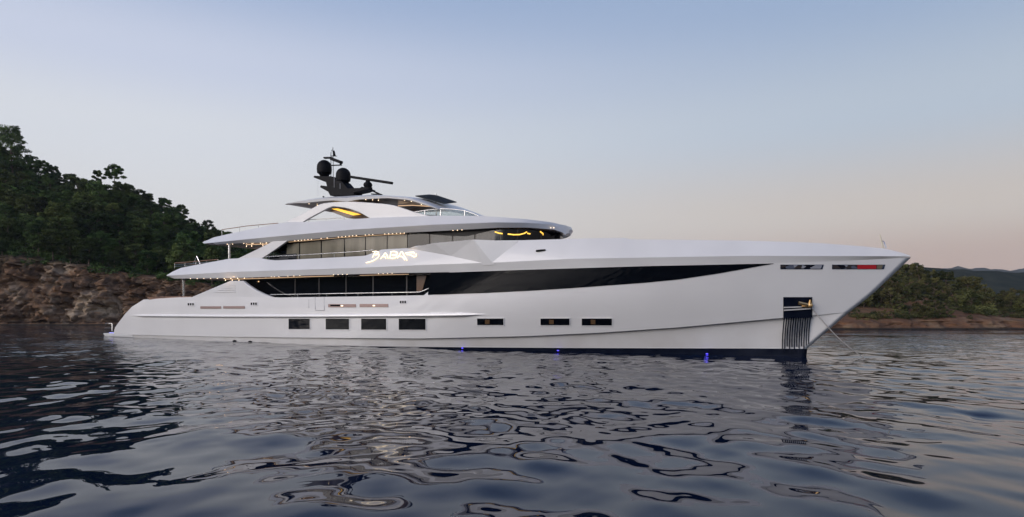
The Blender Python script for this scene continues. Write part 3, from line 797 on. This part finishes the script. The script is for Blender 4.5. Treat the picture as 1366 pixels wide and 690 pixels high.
# ------------------------------------------------------------------ deck furniture (own things)
def wpos(px, py, v):
    s, z = ray_at_v(px, py, v); p = O_+AX*s+NX*v; return Vector((p.x, p.y, z))
def parasol():
    c = wpos(582,265.2,1.4); r = empty('parasol', (c.x, c.y, c.z-2.3), -TH+.25)
    tag(r, 'dark square sunshade tilted open above the sundeck windscreen', 'sunshade')
    h = .92; V = [(0,0,.22+2.3)]+[(sx*h,sy*h,2.3+sx*(-.28)+sy*.20) for sx,sy in ((-1,-1),(1,-1),(1,1),(-1,1))]; V += [(x,y,z-.05) for x,y,z in V]
    Fc = [(0,1,2),(0,2,3),(0,3,4),(0,4,1),(5,7,6),(5,8,7),(5,9,8),(5,6,9)]+[(1,6,7,2),(2,7,8,3),(3,8,9,4),(4,9,6,1)]
    mesh_obj('canopy', V, Fc, screen, r, 0)
    v,f = tube_geo([(0,0,0),(0,0,2.6)], .04); mesh_obj('pole', v, f, steel, r)
    v,f = tube_geo([(0,0,0),(0,0,.08)], .3, 16); mesh_obj('base', v, f, blackm, r)
parasol()
def planter():
    c = wpos(368,346.5,3.0); r = empty('potted_plant', (c.x,c.y,c.z-.25))
    tag(r, 'dark leafy plant in a low pot at the aft end of the curtained upper lounge', 'plant')
    v,f = tube_geo([(0,0,0),(0,0,.4)], .2, 14, .26); mesh_obj('pot', v, f, blackm, r)
    V,Fc=[],[]; rnd=random.Random(3)
    for i in range(260):
        d=Vector((rnd.gauss(0,1),rnd.gauss(0,1),abs(rnd.gauss(.6,.8)))).normalized()*rnd.uniform(.1,.42); p=Vector((0,0,.5))+d
        a=Vector((rnd.gauss(0,1),rnd.gauss(0,1),rnd.gauss(0,1))).normalized()*.09; b=a.cross(d).normalized()*.03
        o=len(V); V+= [p-a,p+b,p+a,p-b]; Fc.append((o,o+1,o+2,o+3))
    mesh_obj('foliage', V, Fc, mat('dark_leaf',(.02,.035,.015),.6), r, 0)
planter()
def sofa():
    c = wpos(378,347.5,3.25); r = empty('deck_sofa', (c.x,c.y,c.z-.3), -TH)
    tag(r, 'low dark sofa on the upper deck behind the inclined white pillar', 'sofa')
    def bx(n,*a):
        v,f=box_geo(*a); o=mesh_obj(n,v,f,mat('charcoal_fabric',(.015,.016,.02),.8),r,0); b=o.modifiers.new('b','BEVEL'); b.width=.05; b.segments=3
    bx('seat',-1.1,.9,-.3,.3,.05,.42); bx('backrest',-1.1,.9,.3,.45,.1,.75); bx('armrest',-1.25,-1.1,-.3,.45,.05,.6)
sofa()

# ================================================================== water
def water():
    fr = np.radians(np.linspace(-50, 50, 1080)); back = np.radians(np.linspace(50, 310, 42))[1:-1]
    ang = np.concatenate([fr, back]); na = len(ang)
    r = [1.2]
    while r[-1] < 75: r.append(r[-1]*1.0041)
    while r[-1] < 220: r.append(r[-1]*1.009)
    while r[-1] < 3000: r.append(r[-1]*1.12)
    r = np.array(r); nr = len(r)
    A, Rr = np.meshgrid(ang, r); X = Rr*np.sin(A); Y = Rr*np.cos(A)
    Z = np.zeros_like(X); rng = np.random.RandomState(11)
    sp = np.where(Rr < 75, Rr*.0041*1.1, Rr*.009)
    amod = 1.0
    for i in range(190):
        lam = math.exp(rng.uniform(math.log(.32), math.log(6.0)))
        th = rng.normal(R_(75), R_(48)); k = 2*math.pi/lam; ph = rng.uniform(0, 6.28)
        slope = .0128*(.74 if lam > 1.3 else 1.12)
        if lam > 4: slope *= .7
        a = slope/k
        fade = np.clip((lam/sp-3)/3, 0, 1)*(np.clip((Rr-6)/16, .22, 1) if lam < .62 else np.clip((Rr-2)/14, .55, 1) if lam < 1.1 else 1)
        # slow change of wave height from place to place
        m = .62+.55*np.sin(X*(.11+.013*(i%7))+Y*.07*(1+(i%5)*.3)+i)*np.sin(Y*.16-X*.05+i*1.7)
        dx, dy = math.sin(th), math.cos(th)
        wx = X+.35*np.sin(Y*.9+i)+.2*np.sin(X*1.3+Y*.5+i*2); wy = Y+.35*np.sin(X*.8+i*1.3)
        Z += a*np.sin(k*(wx*dx+wy*dy)+ph)*fade*m
    Z[Rr > 260] = 0
    n = nr*na; co = np.stack([X.ravel(), Y.ravel(), Z.ravel()], 1).astype(np.float32)
    co = np.vstack([co, [[0,0,0]]]).astype(np.float32)
    i0 = (np.arange(nr-1)[:,None]*na+np.arange(na)[None,:]); j1 = (np.arange(na)+1)%na
    i1 = np.arange(nr-1)[:,None]*na+j1[None,:]
    quads = np.stack([i0, i0+na, i1+na, i1], -1).reshape(-1,4)[:, ::1]
    tris = [(n, k, (k+1)%na) for k in range(na)]
    me = bpy.data.meshes.new('water'); nq = len(quads); ntr = len(tris)
    me.vertices.add(n+1); me.vertices.foreach_set('co', co.ravel())
    me.loops.add(nq*4+ntr*3); me.loops.foreach_set('vertex_index', np.concatenate([quads.ravel(), np.array(tris).ravel()]).astype(np.int32))
    me.polygons.add(nq+ntr); me.polygons.foreach_set('loop_start', np.concatenate([np.arange(nq)*4, nq*4+np.arange(ntr)*3]).astype(np.int32))
    me.update(calc_edges=True); me.validate(); me.shade_smooth()
    m = mat('sea_water', (.0012,.0065,.024), .012, ior=1.24); p = m.node_tree.nodes['Principled BSDF']; N = m.node_tree; p.inputs['Specular Tint'].default_value = (.58,.71,.95,1)
    g = N.nodes.new('ShaderNodeNewGeometry')
    def nz(scale, st, det):
        mp = N.nodes.new('ShaderNodeMapping'); mp.inputs['Scale'].default_value = st; N.links.new(g.outputs['Position'], mp.inputs[0])
        t = N.nodes.new('ShaderNodeTexNoise'); t.inputs['Scale'].default_value = scale; t.inputs['Detail'].default_value = det; t.inputs['Roughness'].default_value=.5; N.links.new(mp.outputs[0], t.inputs['Vector']); return t
    # fine ripples, gathered in breezy patches of water
    t1 = nz(2.2, (.6,1.3,1), 2.5); t3 = nz(.055, (1,1.6,1), 2)
    mrr = N.nodes.new('ShaderNodeMapRange'); mrr.inputs['From Min'].default_value=.42; mrr.inputs['From Max'].default_value=.62; mrr.inputs['To Min'].default_value=.12; mrr.inputs['To Max'].default_value=1; N.links.new(t3.outputs['Fac'], mrr.inputs['Value'])
    # stronger towards the open water beyond 20 m
    sp_ = N.nodes.new('ShaderNodeSeparateXYZ'); N.links.new(g.outputs['Position'], sp_.inputs[0])
    m3 = N.nodes.new('ShaderNodeMapRange'); m3.inputs['From Min'].default_value=18; m3.inputs['From Max'].default_value=50; m3.inputs['To Min'].default_value=.0; m3.inputs['To Max'].default_value=1.0; N.links.new(sp_.outputs['Y'], m3.inputs['Value'])
    mu = N.nodes.new('ShaderNodeMath'); mu.operation='MULTIPLY'; N.links.new(mrr.outputs[0], mu.inputs[0]); N.links.new(m3.outputs[0], mu.inputs[1])
    b = N.nodes.new('ShaderNodeBump'); b.inputs['Distance'].default_value = .13
    N.links.new(mu.outputs[0], b.inputs['Strength']); N.links.new(t1.outputs['Fac'], b.inputs['Height']); N.links.new(b.outputs[0], p.inputs['Normal'])
    me.materials.append(m)
    o = link(bpy.data.objects.new('water', me)); tag(o, 'calm dark blue rippled sea in the bay', None, None, 'structure')
water()

# ================================================================== land
rockm = mat('coastal_rock', (.16,.11,.08), .9)
def land_material(name, rock_top, rockc, soilc, greenc, soft=2.5):
    m = mat(name, rockc[0], .95, spec=.2); n = m.node_tree; p = n.nodes['Principled BSDF']; N = n.nodes.new
    g = N('ShaderNodeNewGeometry'); sep = N('ShaderNodeSeparateXYZ'); n.links.new(g.outputs['Position'], sep.inputs[0])
    def noise_(sc, det, st=(1,1,1)):
        mp = N('ShaderNodeMapping'); mp.inputs['Scale'].default_value = st; n.links.new(g.outputs['Position'], mp.inputs[0])
        t = N('ShaderNodeTexNoise'); t.inputs['Scale'].default_value = sc; t.inputs['Detail'].default_value = det; n.links.new(mp.outputs[0], t.inputs[0]); return t
    def mixc(f, a, b):
        x = N('ShaderNodeMix'); x.data_type = 'RGBA'; n.links.new(f, x.inputs['Factor'])
        for k, c in (('A',a),('B',b)):
            if isinstance(c, tuple): x.inputs[k].default_value = (*c,1)
            else: n.links.new(c, x.inputs[k])
        return x.outputs['Result']
    def rng(v, a, b):
        r = N('ShaderNodeMapRange'); r.inputs['From Min'].default_value=a; r.inputs['From Max'].default_value=b; n.links.new(v, r.inputs['Value']); return r.outputs[0]
    c = mixc(rng(noise_(.35,8,(1,1,2)).outputs['Fac'],.38,.62), rockc[0], rockc[1])
    c = mixc(rng(noise_(.12,5).outputs['Fac'],.55,.72), c, rockc[2])
    vo = N('ShaderNodeTexVoronoi'); vo.feature='DISTANCE_TO_EDGE'; vo.inputs['Scale'].default_value=.55; n.links.new(noise_(.5,4).outputs['Color'], vo.inputs['Vector'])
    vc = N('ShaderNodeTexVoronoi'); vc.inputs['Scale'].default_value=.9; mpv = N('ShaderNodeMapping'); mpv.inputs['Scale'].default_value=(1,1,1.5); n.links.new(g.outputs['Position'], mpv.inputs[0]); n.links.new(mpv.outputs[0], vc.inputs['Vector'])
    sv = N('ShaderNodeSeparateColor'); n.links.new(vc.outputs['Color'], sv.inputs[0]); c = mixc(rng(sv.outputs[0],.6,2.0), c, rockc[2]); c = mixc(rng(sv.outputs[1],.5,1.3), c, rockc[1])
    s2 = mixc(rng(noise_(.4,6).outputs['Fac'],.4,.6), soilc, greenc)
    ad = N('ShaderNodeMath'); ad.operation='MULTIPLY_ADD'; n.links.new(noise_(.18,5).outputs['Fac'], ad.inputs[0]); ad.inputs[1].default_value = -soft*4; n.links.new(sep.outputs['Z'], ad.inputs[2])
    c = mixc(rng(ad.outputs[0], rock_top-soft*2-soft*.5, rock_top-soft*2+soft*.5), c, s2)
    c = mixc(rng(sep.outputs['Z'],.30,.12), c, (.022,.018,.014))
    n.links.new(c, p.inputs['Base Color'])
    b = N('ShaderNodeBump'); b.inputs['Strength'].default_value=.9; b.inputs['Distance'].default_value=.6; n.links.new(noise_(.8,10,(1,1,1.4)).outputs['Fac'], b.inputs['Height']); n.links.new(b.outputs[0], p.inputs['Normal'])
    return m
def sheet(name, xs, prof, material, label):
    """xs: world X stations; prof(x) -> list of (Y, z) with the same length; rock noise displaces it in 3D."""
    V, Fc = [], []; m_ = None
    for x in xs:
        P = prof(x); m_ = len(P)
        for y, z, d in P:
            if d > 0:
                q = Vector((x*.16, y*.16, z*.22)); q2 = q*3.1
                vd, vp = noise.voronoi(Vector((x*.5, y*.42, z*.34))); vd2, vp2 = noise.voronoi(Vector((x*1.3+5, y*1.15, z*.95)))
                vd3, vp3 = noise.voronoi(Vector((x*2.3+5, y*2.3, z*2.6)))
                blk = (noise.cell(vp[0]*9.7)-.5)*.95+(noise.cell(vp2[0]*9.7)-.5)*.55+(noise.cell(vp3[0]*9.7)-.5)*.4-max(0,.12-(vd2[1]-vd2[0]))*2.5
                nn = blk*.85+noise.noise(q)*1.0+abs(noise.noise(q2))*.9+noise.noise(q2*2.3)*.35+abs(noise.noise(q2*5))*.18
                V.append((x+noise.noise(q+Vector((9,2,5)))*d*.5, y-nn*d, z+noise.noise(q2+Vector((3,8,1)))*d*.35))
            else: V.append((x,y,z))
    for i in range(len(xs)-1):
        for k in range(m_-1): Fc.append((i*m_+k,(i+1)*m_+k,(i+1)*m_+k+1,i*m_+k+1))
    me = bpy.data.meshes.new(name); me.from_pydata(V, [], Fc); me.materials.append(material); me.shade_smooth()
    o = link(bpy.data.objects.new(name, me)); tag(o, label, None, None, 'structure'); return o
# left headland
crest = [(-300,62),(-200,56),(-160,50),(-152.7,47.5),(-142,43),(-134,38.3),(-130,36.3),(-119,36.3),(-108,32.8),(-97,27.6),(-86,22.6),(-75,17.5),(-62,12),(-50,5.5),(-40,0),(-30,-4)]
clift = [(-160,15),(-97,13.4),(-88,12.2),(-78,10.4),(-68,9),(-60,8),(-48,5.2),(-36,1.5),(-28,-2)]
shoreY = lambda x: 116+2.2*noise.noise(Vector((x*.06,0,3)))+1.0*noise.noise(Vector((x*.25,4,3)))
def Hl(x, y):
    sy_ = shoreY(x); t = y-sy_; c = interp(clift, x); k = interp(crest, x*190/192)
    if t < 0: return -1
    if t < 8:
        u = t/8; return c*(.06*min(1,u*8)+.94*(1-(1-u)**1.7)) if c > 0 else c
    if y < 192:
        u = (t-8)/(192-sy_-8); return c+(k-c)*(u**.92)+2.0*noise.noise(Vector((x*.05,y*.05,1)))*math.sin(math.pi*u)
    u = (y-192)/120; return k*(1-.35*u*u)+2*noise.noise(Vector((x*.04,y*.04,1)))*min(1,u*4)
def prof_left(x):
    sy_ = shoreY(x); P = [(sy_-3,-1.5,0),(sy_-1,-.3,0),(sy_-.2,.15,.25),(sy_+.1,.6,.5)]
    for i in range(1,61):
        t = 8*(i/60)**1.5; P.append((sy_+t, Hl(x, sy_+t), 1.5*min(1,i/8)*(1 if i<48 else (61-i)/13)))
    for i in range(1,40): y = sy_+8+(192-sy_-8)*i/39; P.append((y, Hl(x,y), 0))
    for i in range(1,14): y = 192+i*11; P.append((y, Hl(x,y), 0))
    return P
lm = land_material('headland_ground', 12.5, ((.215,.125,.072),(.055,.034,.022),(.36,.28,.20)), (.05,.032,.02), (.022,.028,.012), 3)
sheet('headland_terrain', [-300+i*1.6 for i in range(70)]+[-188+i*.33 for i in range(490)], prof_left, lm, 'wooded headland with a brown rock cliff at the water')
# right headland
crestR = [(20,-2),(35,0),(50,4),(63,7.6),(70,9.4),(75,8.6),(79,6.9),(84,4.8),(92,3.9),(110,3.6),(140,7),(200,10)]
shR = lambda x: 81.5+1.2*noise.noise(Vector((x*.1,7,3)))+.5*noise.noise(Vector((x*.5,4,3)))+(max(0,36-x)*.8)
def Hr(x, y):
    s_ = shR(x); t = y-s_; k = interp(crestR, x*115/max(y,95) if y<115 else x); 
    lo = max(-.5, min(1.05, k))
    if t < 0: return -1
    if t < 1.4: return lo*(t/1.4)**.7
    if y < 115: u = (t-1.4)/(115-s_-1.4); return lo+(k-lo)*u**.85+.5*noise.noise(Vector((x*.15,y*.15,1)))*math.sin(math.pi*u)
    return k*max(0,1-((y-115)/70)**2*.4)-max(0,(y-185))*.1
def prof_right(x):
    s_ = shR(x); P = [(s_-2,-1,0),(s_-.3,-.1,0)]
    for i in range(1,14): t = 1.4*(i/13); P.append((s_+t, Hr(x,s_+t), .45*min(1,i/3)*(1 if i<10 else (14-i)/4)))
    for i in range(1,50): y = s_+1.4+(115-s_-1.4)*i/49; P.append((y,Hr(x,y),.25 if i<20 else .1))
    for i in range(1,12): y = 115+i*9; P.append((y,Hr(x,y),0))
    return P
lm2 = land_material('shore_bank_ground', 2.6, ((.17,.085,.045),(.10,.055,.034),(.20,.15,.10)), (.13,.066,.034), (.045,.042,.02), 1.2)
sheet('shore_bank', [20+i*.4 for i in range(430)], prof_right, lm2, 'low scrubby shore with a reddish earth bank')
# far ridges
def ridge(name, Y, pts, depth, material, label, amp):
    xs = np.linspace(pts[0][0], pts[-1][0], 260); V, Fc = [], []; m_ = 14
    for x in xs:
        z = interp(pts, x)
        for k in range(m_):
            u = k/(m_-1); yy = Y-depth/2+depth*u; hh = z*math.sin(math.pi*min(1,u*1.0))**.8
            V.append((x, yy, -2+hh+amp*noise.fractal(Vector((x*.02,yy*.02,Y)),1,2,5)*(1 if .1<u<.9 else 0)))
    for i in range(len(xs)-1):
        for k in range(m_-1): Fc.append((i*m_+k,(i+1)*m_+k,(i+1)*m_+k+1,i*m_+k+1))
    me = bpy.data.meshes.new(name); me.from_pydata(V,[],Fc); me.materials.append(material); me.shade_smooth()
    tag(link(bpy.data.objects.new(name, me)), label, None, None, 'structure')
rm = mat('far_forest', (.02,.035,.025), 1, spec=0); noisy(rm, (.010,.016,.014), (.026,.032,.024), .05, 8)
ridge('far_hill', 700, [(250,0),(330,30),(400,50),(440,55),(480,53),(520,51),(560,50),(620,51),(760,50),(900,40)], 300, rm, 'dark wooded hills beyond the low shore', 5)
ridge('distant_mountain', 2400, [(900,0),(1300,120),(1500,176),(1650,178),(1800,172),(2100,165),(2600,150)], 700, rm, 'faint blue mountain at the horizon', 12)

def unseen_bay_hills():  # hills out of view, added to darken reflections in glass and hull
    m = mat('unseen_bay_forest', (.02,.03,.015), .95, spec=.1); noisy(m, (.012,.02,.009), (.045,.05,.026), .09, 9, bump=.8, bscale=.2, bdist=3)
    V, Fc = [], []; NA, NR = 220, 22
    for i in range(NA+1):
        a = R_(98+(290-98)*i/NA)     # clockwise from straight ahead: right, behind, left
        r0 = 235+30*noise.noise(Vector((i*.06,0,1)))
        hh = (46+16*noise.noise(Vector((i*.035,3,1)))+6*noise.noise(Vector((i*.15,3,1))))*min(1, i/20+.15)
        for k in range(NR+1):
            u = k/NR; r = r0+150*u; x, y = r*math.sin(a), r*math.cos(a)
            z = -1+hh*math.sin(min(1,u*1.25)*math.pi/2)+2.5*noise.fractal(Vector((x*.06,y*.06,2)),1,2,4)*min(1,u*5)
            V.append((x,y,z))
    for i in range(NA):
        for k in range(NR): Fc.append((i*(NR+1)+k,(i+1)*(NR+1)+k,(i+1)*(NR+1)+k+1,i*(NR+1)+k+1))
    me = bpy.data.meshes.new('unseen_bay_hills'); me.from_pydata(V,[],Fc); me.materials.append(m); me.shade_smooth()
    tag(link(bpy.data.objects.new('unseen_bay_hills', me)), 'unseen wooded hills behind the viewer, added to darken reflections', None, None, 'structure')
unseen_bay_hills()

# ================================================================== trees
leafm = mat('pine_foliage', (.03,.045,.015), .8, spec=.2); lx = noisy(leafm, (.018,.036,.009), (.080,.115,.030), .35, 4, .38, .62)
leafb = mat('scrub_foliage', (.06,.07,.025), .8, spec=.2); noisy(leafb, (.034,.043,.016), (.115,.11,.038), .5, 4, .38, .62)
def vary(m, lo, hi):
    n = m.node_tree; p = n.nodes['Principled BSDF']; src = p.inputs['Base Color'].links[0].from_socket
    oi = n.nodes.new('ShaderNodeObjectInfo'); r = n.nodes.new('ShaderNodeMapRange'); r.inputs['To Min'].default_value = lo; r.inputs['To Max'].default_value = hi
    n.links.new(oi.outputs['Random'], r.inputs['Value']); h = n.nodes.new('ShaderNodeHueSaturation'); n.links.new(src, h.inputs['Color']); n.links.new(r.outputs[0], h.inputs['Value'])
    r2 = n.nodes.new('ShaderNodeMapRange'); r2.inputs['To Min'].default_value = .47; r2.inputs['To Max'].default_value = .53
    mm = n.nodes.new('ShaderNodeMath'); mm.operation='FRACT'; m7 = n.nodes.new('ShaderNodeMath'); m7.operation='MULTIPLY'; m7.inputs[1].default_value = 7.3; n.links.new(oi.outputs['Random'], m7.inputs[0]); n.links.new(m7.outputs[0], mm.inputs[0]); n.links.new(mm.outputs[0], r2.inputs['Value'])
    n.links.new(r2.outputs[0], h.inputs['Hue']); n.links.new(h.outputs[0], p.inputs['Base Color'])
vary(leafm, .5, 1.45); vary(leafb, .5, 1.3)
barkm = mat('pine_bark', (.10,.07,.05), .9); noisy(barkm, (.07,.05,.035), (.14,.10,.075), 4, 5)
def leaf_cluster(V, Fc, c, rx, rz, n, size, rnd):
    for _ in range(n):
        d = Vector((rnd.gauss(0,1), rnd.gauss(0,1), rnd.gauss(0,.8))).normalized(); q = rnd.uniform(.45,1.05)
        p = c+Vector((d.x*rx*q, d.y*rx*q, d.z*rz*q))
        a = (d*.5+Vector((rnd.gauss(0,1), rnd.gauss(0,1), rnd.gauss(0,.6)))).normalized()*size*rnd.uniform(.6,1.3)
        b = a.cross(Vector((rnd.gauss(0,1), rnd.gauss(0,1), rnd.gauss(0,1)))).normalized()*size*.55
        o = len(V); V += [p-a, p+b, p+a, p-b]; Fc.append((o,o+1,o+2,o+3))
def make_tree(seed, h, spread, name='pine_tree', clumps=30, leaf=.22, per=190, leafmat=leafm, trunk_vis=.35, flat=.55):
    rnd = random.Random(seed)
    root = empty(name, (0,0,-500))
    V, Fc = [], []; g = []
    bend = Vector((rnd.uniform(-.5,.5), rnd.uniform(-.5,.5), 0))
    tp = [Vector((0,0,-.8)), Vector((0,0,h*.25))+bend*.2, Vector((0,0,h*.55))+bend*.6, Vector((0,0,h*.9))+bend]
    g.append(tube_geo(tp, .05*h*.55, 8, .02))
    for i in range(clumps):
        u = trunk_vis+(1-trunk_vis)*((i+rnd.random())/clumps); ang = i*2.4+rnd.uniform(-.5,.5)
        w_ = spread*math.sin(math.pi*min(1,(1-(u-trunk_vis)/(1-trunk_vis))*.72+.12))**.8*rnd.uniform(.35,1.0)
        c = Vector((math.cos(ang)*w_, math.sin(ang)*w_, h*u+rnd.uniform(-.2,.2)))+bend*u
        base = Vector((0,0,h*u*.85))+bend*u*.8
        g.append(tube_geo([base, base.lerp(c,.5)+Vector((0,0,.1)), c], .035, 5, .012))
        leaf_cluster(V, Fc, c, rnd.uniform(.55,1.05)*spread*.36, rnd.uniform(.5,.9)*spread*.36*flat*1.3, per, leaf, rnd)
    tv, tf = join(g); mesh_obj('trunk', tv, tf, barkm, root, 60)
    me = bpy.data.meshes.new('crown'); me.from_pydata([tuple(v) for v in V], [], Fc); me.materials.append(leafmat)
    link(bpy.data.objects.new('crown', me), root)
    return root
def place(proto, x, y, z, sc, rz, label, cat, group, first):
    if first: r = proto
    else:
        r = proto.copy(); COL.objects.link(r)
        for ch in list(proto.children):
            c = ch.copy(); COL.objects.link(c); c.parent = r
    r.location = (x,y,z); r.rotation_euler = (0,0,rz); r.scale = (sc,sc,sc*random.uniform(.9,1.12))
    tag(r, label, cat, group); return r
protos = [make_tree(i*5+1, 7.5, 2.6+.25*(i%3)) for i in range(6)]
used = set(); rnd = random.Random(21); pts = []
tries = 0
while len(pts) < 270 and tries < 20000:
    tries += 1
    y = rnd.uniform(121, 200)**1.0; px = rnd.uniform(-90, 470); x = (px-CX)/F*y
    z = Hl(x, y)
    if z < 3.0 or (y-shoreY(x)) < 7: continue
    dmin = 3.2+(y-120)*.012
    if any((x-a)**2+(y-b)**2 < dmin**2 for a,b,_ in pts): continue
    pts.append((x,y,z))
for i,(x,y,z) in enumerate(pts):
    k = i%6; sc = rnd.uniform(.5,1.22)*(.75 if y < 128 else 1)*(.72 if y > 184 else 1)
    place(protos[k], x, y, z-.3, sc, rnd.uniform(0,6.28), 'dark green pine in the dense wood covering the headland behind the stern', 'pine tree', 'pines on the headland', k not in used); used.add(k)
# distinctive skyline trees
def special(px, ybase, Y, h, spread, label, seed, clumps=22, trunk_vis=.45, name='pine_tree'):
    t = make_tree(seed, h, spread, name, clumps, .22, 190, leafm, trunk_vis); x = (px-CX)/F*Y
    t.location = (x, Y, CAMH-(ybase-HY)/F*Y-.5); tag(t, label, 'pine tree')
special(16,226,186,12.6,4.3,'tall spreading pine standing highest on the left skyline',91,56,.12)
special(-16,222,186,13.2,4.0,'tall pine cut by the left edge of the photo',92,50,.15)
special(152,250,188,6.6,2.9,'flat topped pine rising alone above the middle of the wooded skyline',93,20,.5)
special(131,250,189,5.2,1.9,'small bushy pine just left of the flat topped skyline pine',94,12,.5)
# understory as one mass
def scrub(name, pos, leaf, per, rr, material, label):
    V, Fc = [], []; rn = random.Random(5)
    for x,y,z in pos:
        r = rn.uniform(*rr); leaf_cluster(V, Fc, Vector((x,y,z+r*.35)), r, r*.6, per, leaf, rn)
    me = bpy.data.meshes.new(name); me.from_pydata([tuple(v) for v in V], [], Fc); me.materials.append(material)
    tag(link(bpy.data.objects.new(name, me)), label, None, None, 'stuff')
pos = []
for _ in range(2300):
    y = rnd.uniform(122,205); px = rnd.uniform(-90,470); x = (px-CX)/F*y; z = Hl(x,y)
    if z < 2.5 or y-shoreY(x) < rnd.uniform(5.5,9): continue
    pos.append((x,y,z))
scrub('undergrowth', pos, .22, 90, (.7,1.6), leafm, 'dense dark undergrowth filling the wood on the headland')
# right shore: bushes and small trees
protB = [make_tree(200+i, 2.6, 1.5, 'shrub', 12, .13, 110, leafb, .15, .6) for i in range(5)]
ptsB = []; tries = 0
while len(ptsB) < 250 and tries < 20000:
    tries += 1
    y = 83.6+38*rnd.random()**1.6; px = rnd.uniform(1000,1440); x = (px-CX)/F*y; z = Hr(x,y)
    if z < .75 or noise.noise(Vector((x*.16,y*.22,4))) < -.16: continue
    if any((x-a)**2+(y-b)**2 < 1.35**2 for a,b,_ in ptsB): continue
    ptsB.append((x,y,z))
usedB = set()
for i,(x,y,z) in enumerate(ptsB):
    k = i%5; place(protB[k], x, y, z-.15, rnd.uniform(.35,1.1)*(.7 if z < 1.6 else 1), rnd.uniform(0,6.28), 'olive green shrub scattered over the low shore beyond the bow', 'shrub', 'shrubs on the right shore', k not in usedB); usedB.add(k)
def specialR(px, ybase, Y, h, sp, label, seed, name='pine_tree', lm_=leafb, tv=.4, n=16):
    t = make_tree(seed, h, sp, name, n, .13, 130, lm_, tv); x = (px-CX)/F*Y
    t.location = (x, Y, CAMH-(ybase-HY)/F*Y-.2); tag(t, label, 'tree')
specialR(1216,363,112,1.6,1.7,'flat crowned tree on the hilltop just behind the tip of the bow',301,tv=.5)
specialR(1290,388,108,2.6,2.0,'wide green tree in the middle of the right hill skyline',302)
specialR(1262,376,112,1.8,1.6,'small round tree on the slope below the hilltop tree',303)
specialR(1310,430,88,2.6,2.6,'bright green spreading tree low on the right bank near the water',304,n=20)
specialR(1155,432,85,1.4,1.8,'low green bush right beside the bow near the waterline',305,name='bush',tv=.2)
pos = []
for _ in range(2300):
    y = 84+41*rnd.random()**1.4; px = rnd.uniform(1000,1470); x = (px-CX)/F*y; z = Hr(x,y)
    if z < .8 or noise.noise(Vector((x*.16,y*.22,4))) < -.10: continue
    pos.append((x,y,z))
scrub('low_scrub', pos, .12, 34, (.25,.7), leafb, 'low olive scrub covering the right shore')

# ================================================================== air
def haze():
    v, f = box_geo(-3050,3050,-3050,3050,-4,300)
    me = bpy.data.meshes.new('haze'); me.from_pydata(v, [], f); me.update()
    m = bpy.data.materials.new('haze'); m.use_nodes = True; n = m.node_tree; n.nodes.clear()
    o = n.nodes.new('ShaderNodeOutputMaterial'); p = n.nodes.new('ShaderNodeVolumePrincipled'); p.inputs['Color'].default_value = (.72,.8,.92,1); p.inputs['Density'].default_value = .00009
    n.links.new(p.outputs[0], o.inputs['Volume']); me.materials.append(m)
    tag(link(bpy.data.objects.new('haze', me)), 'thin evening haze over the bay', None, None, 'stuff')
haze()
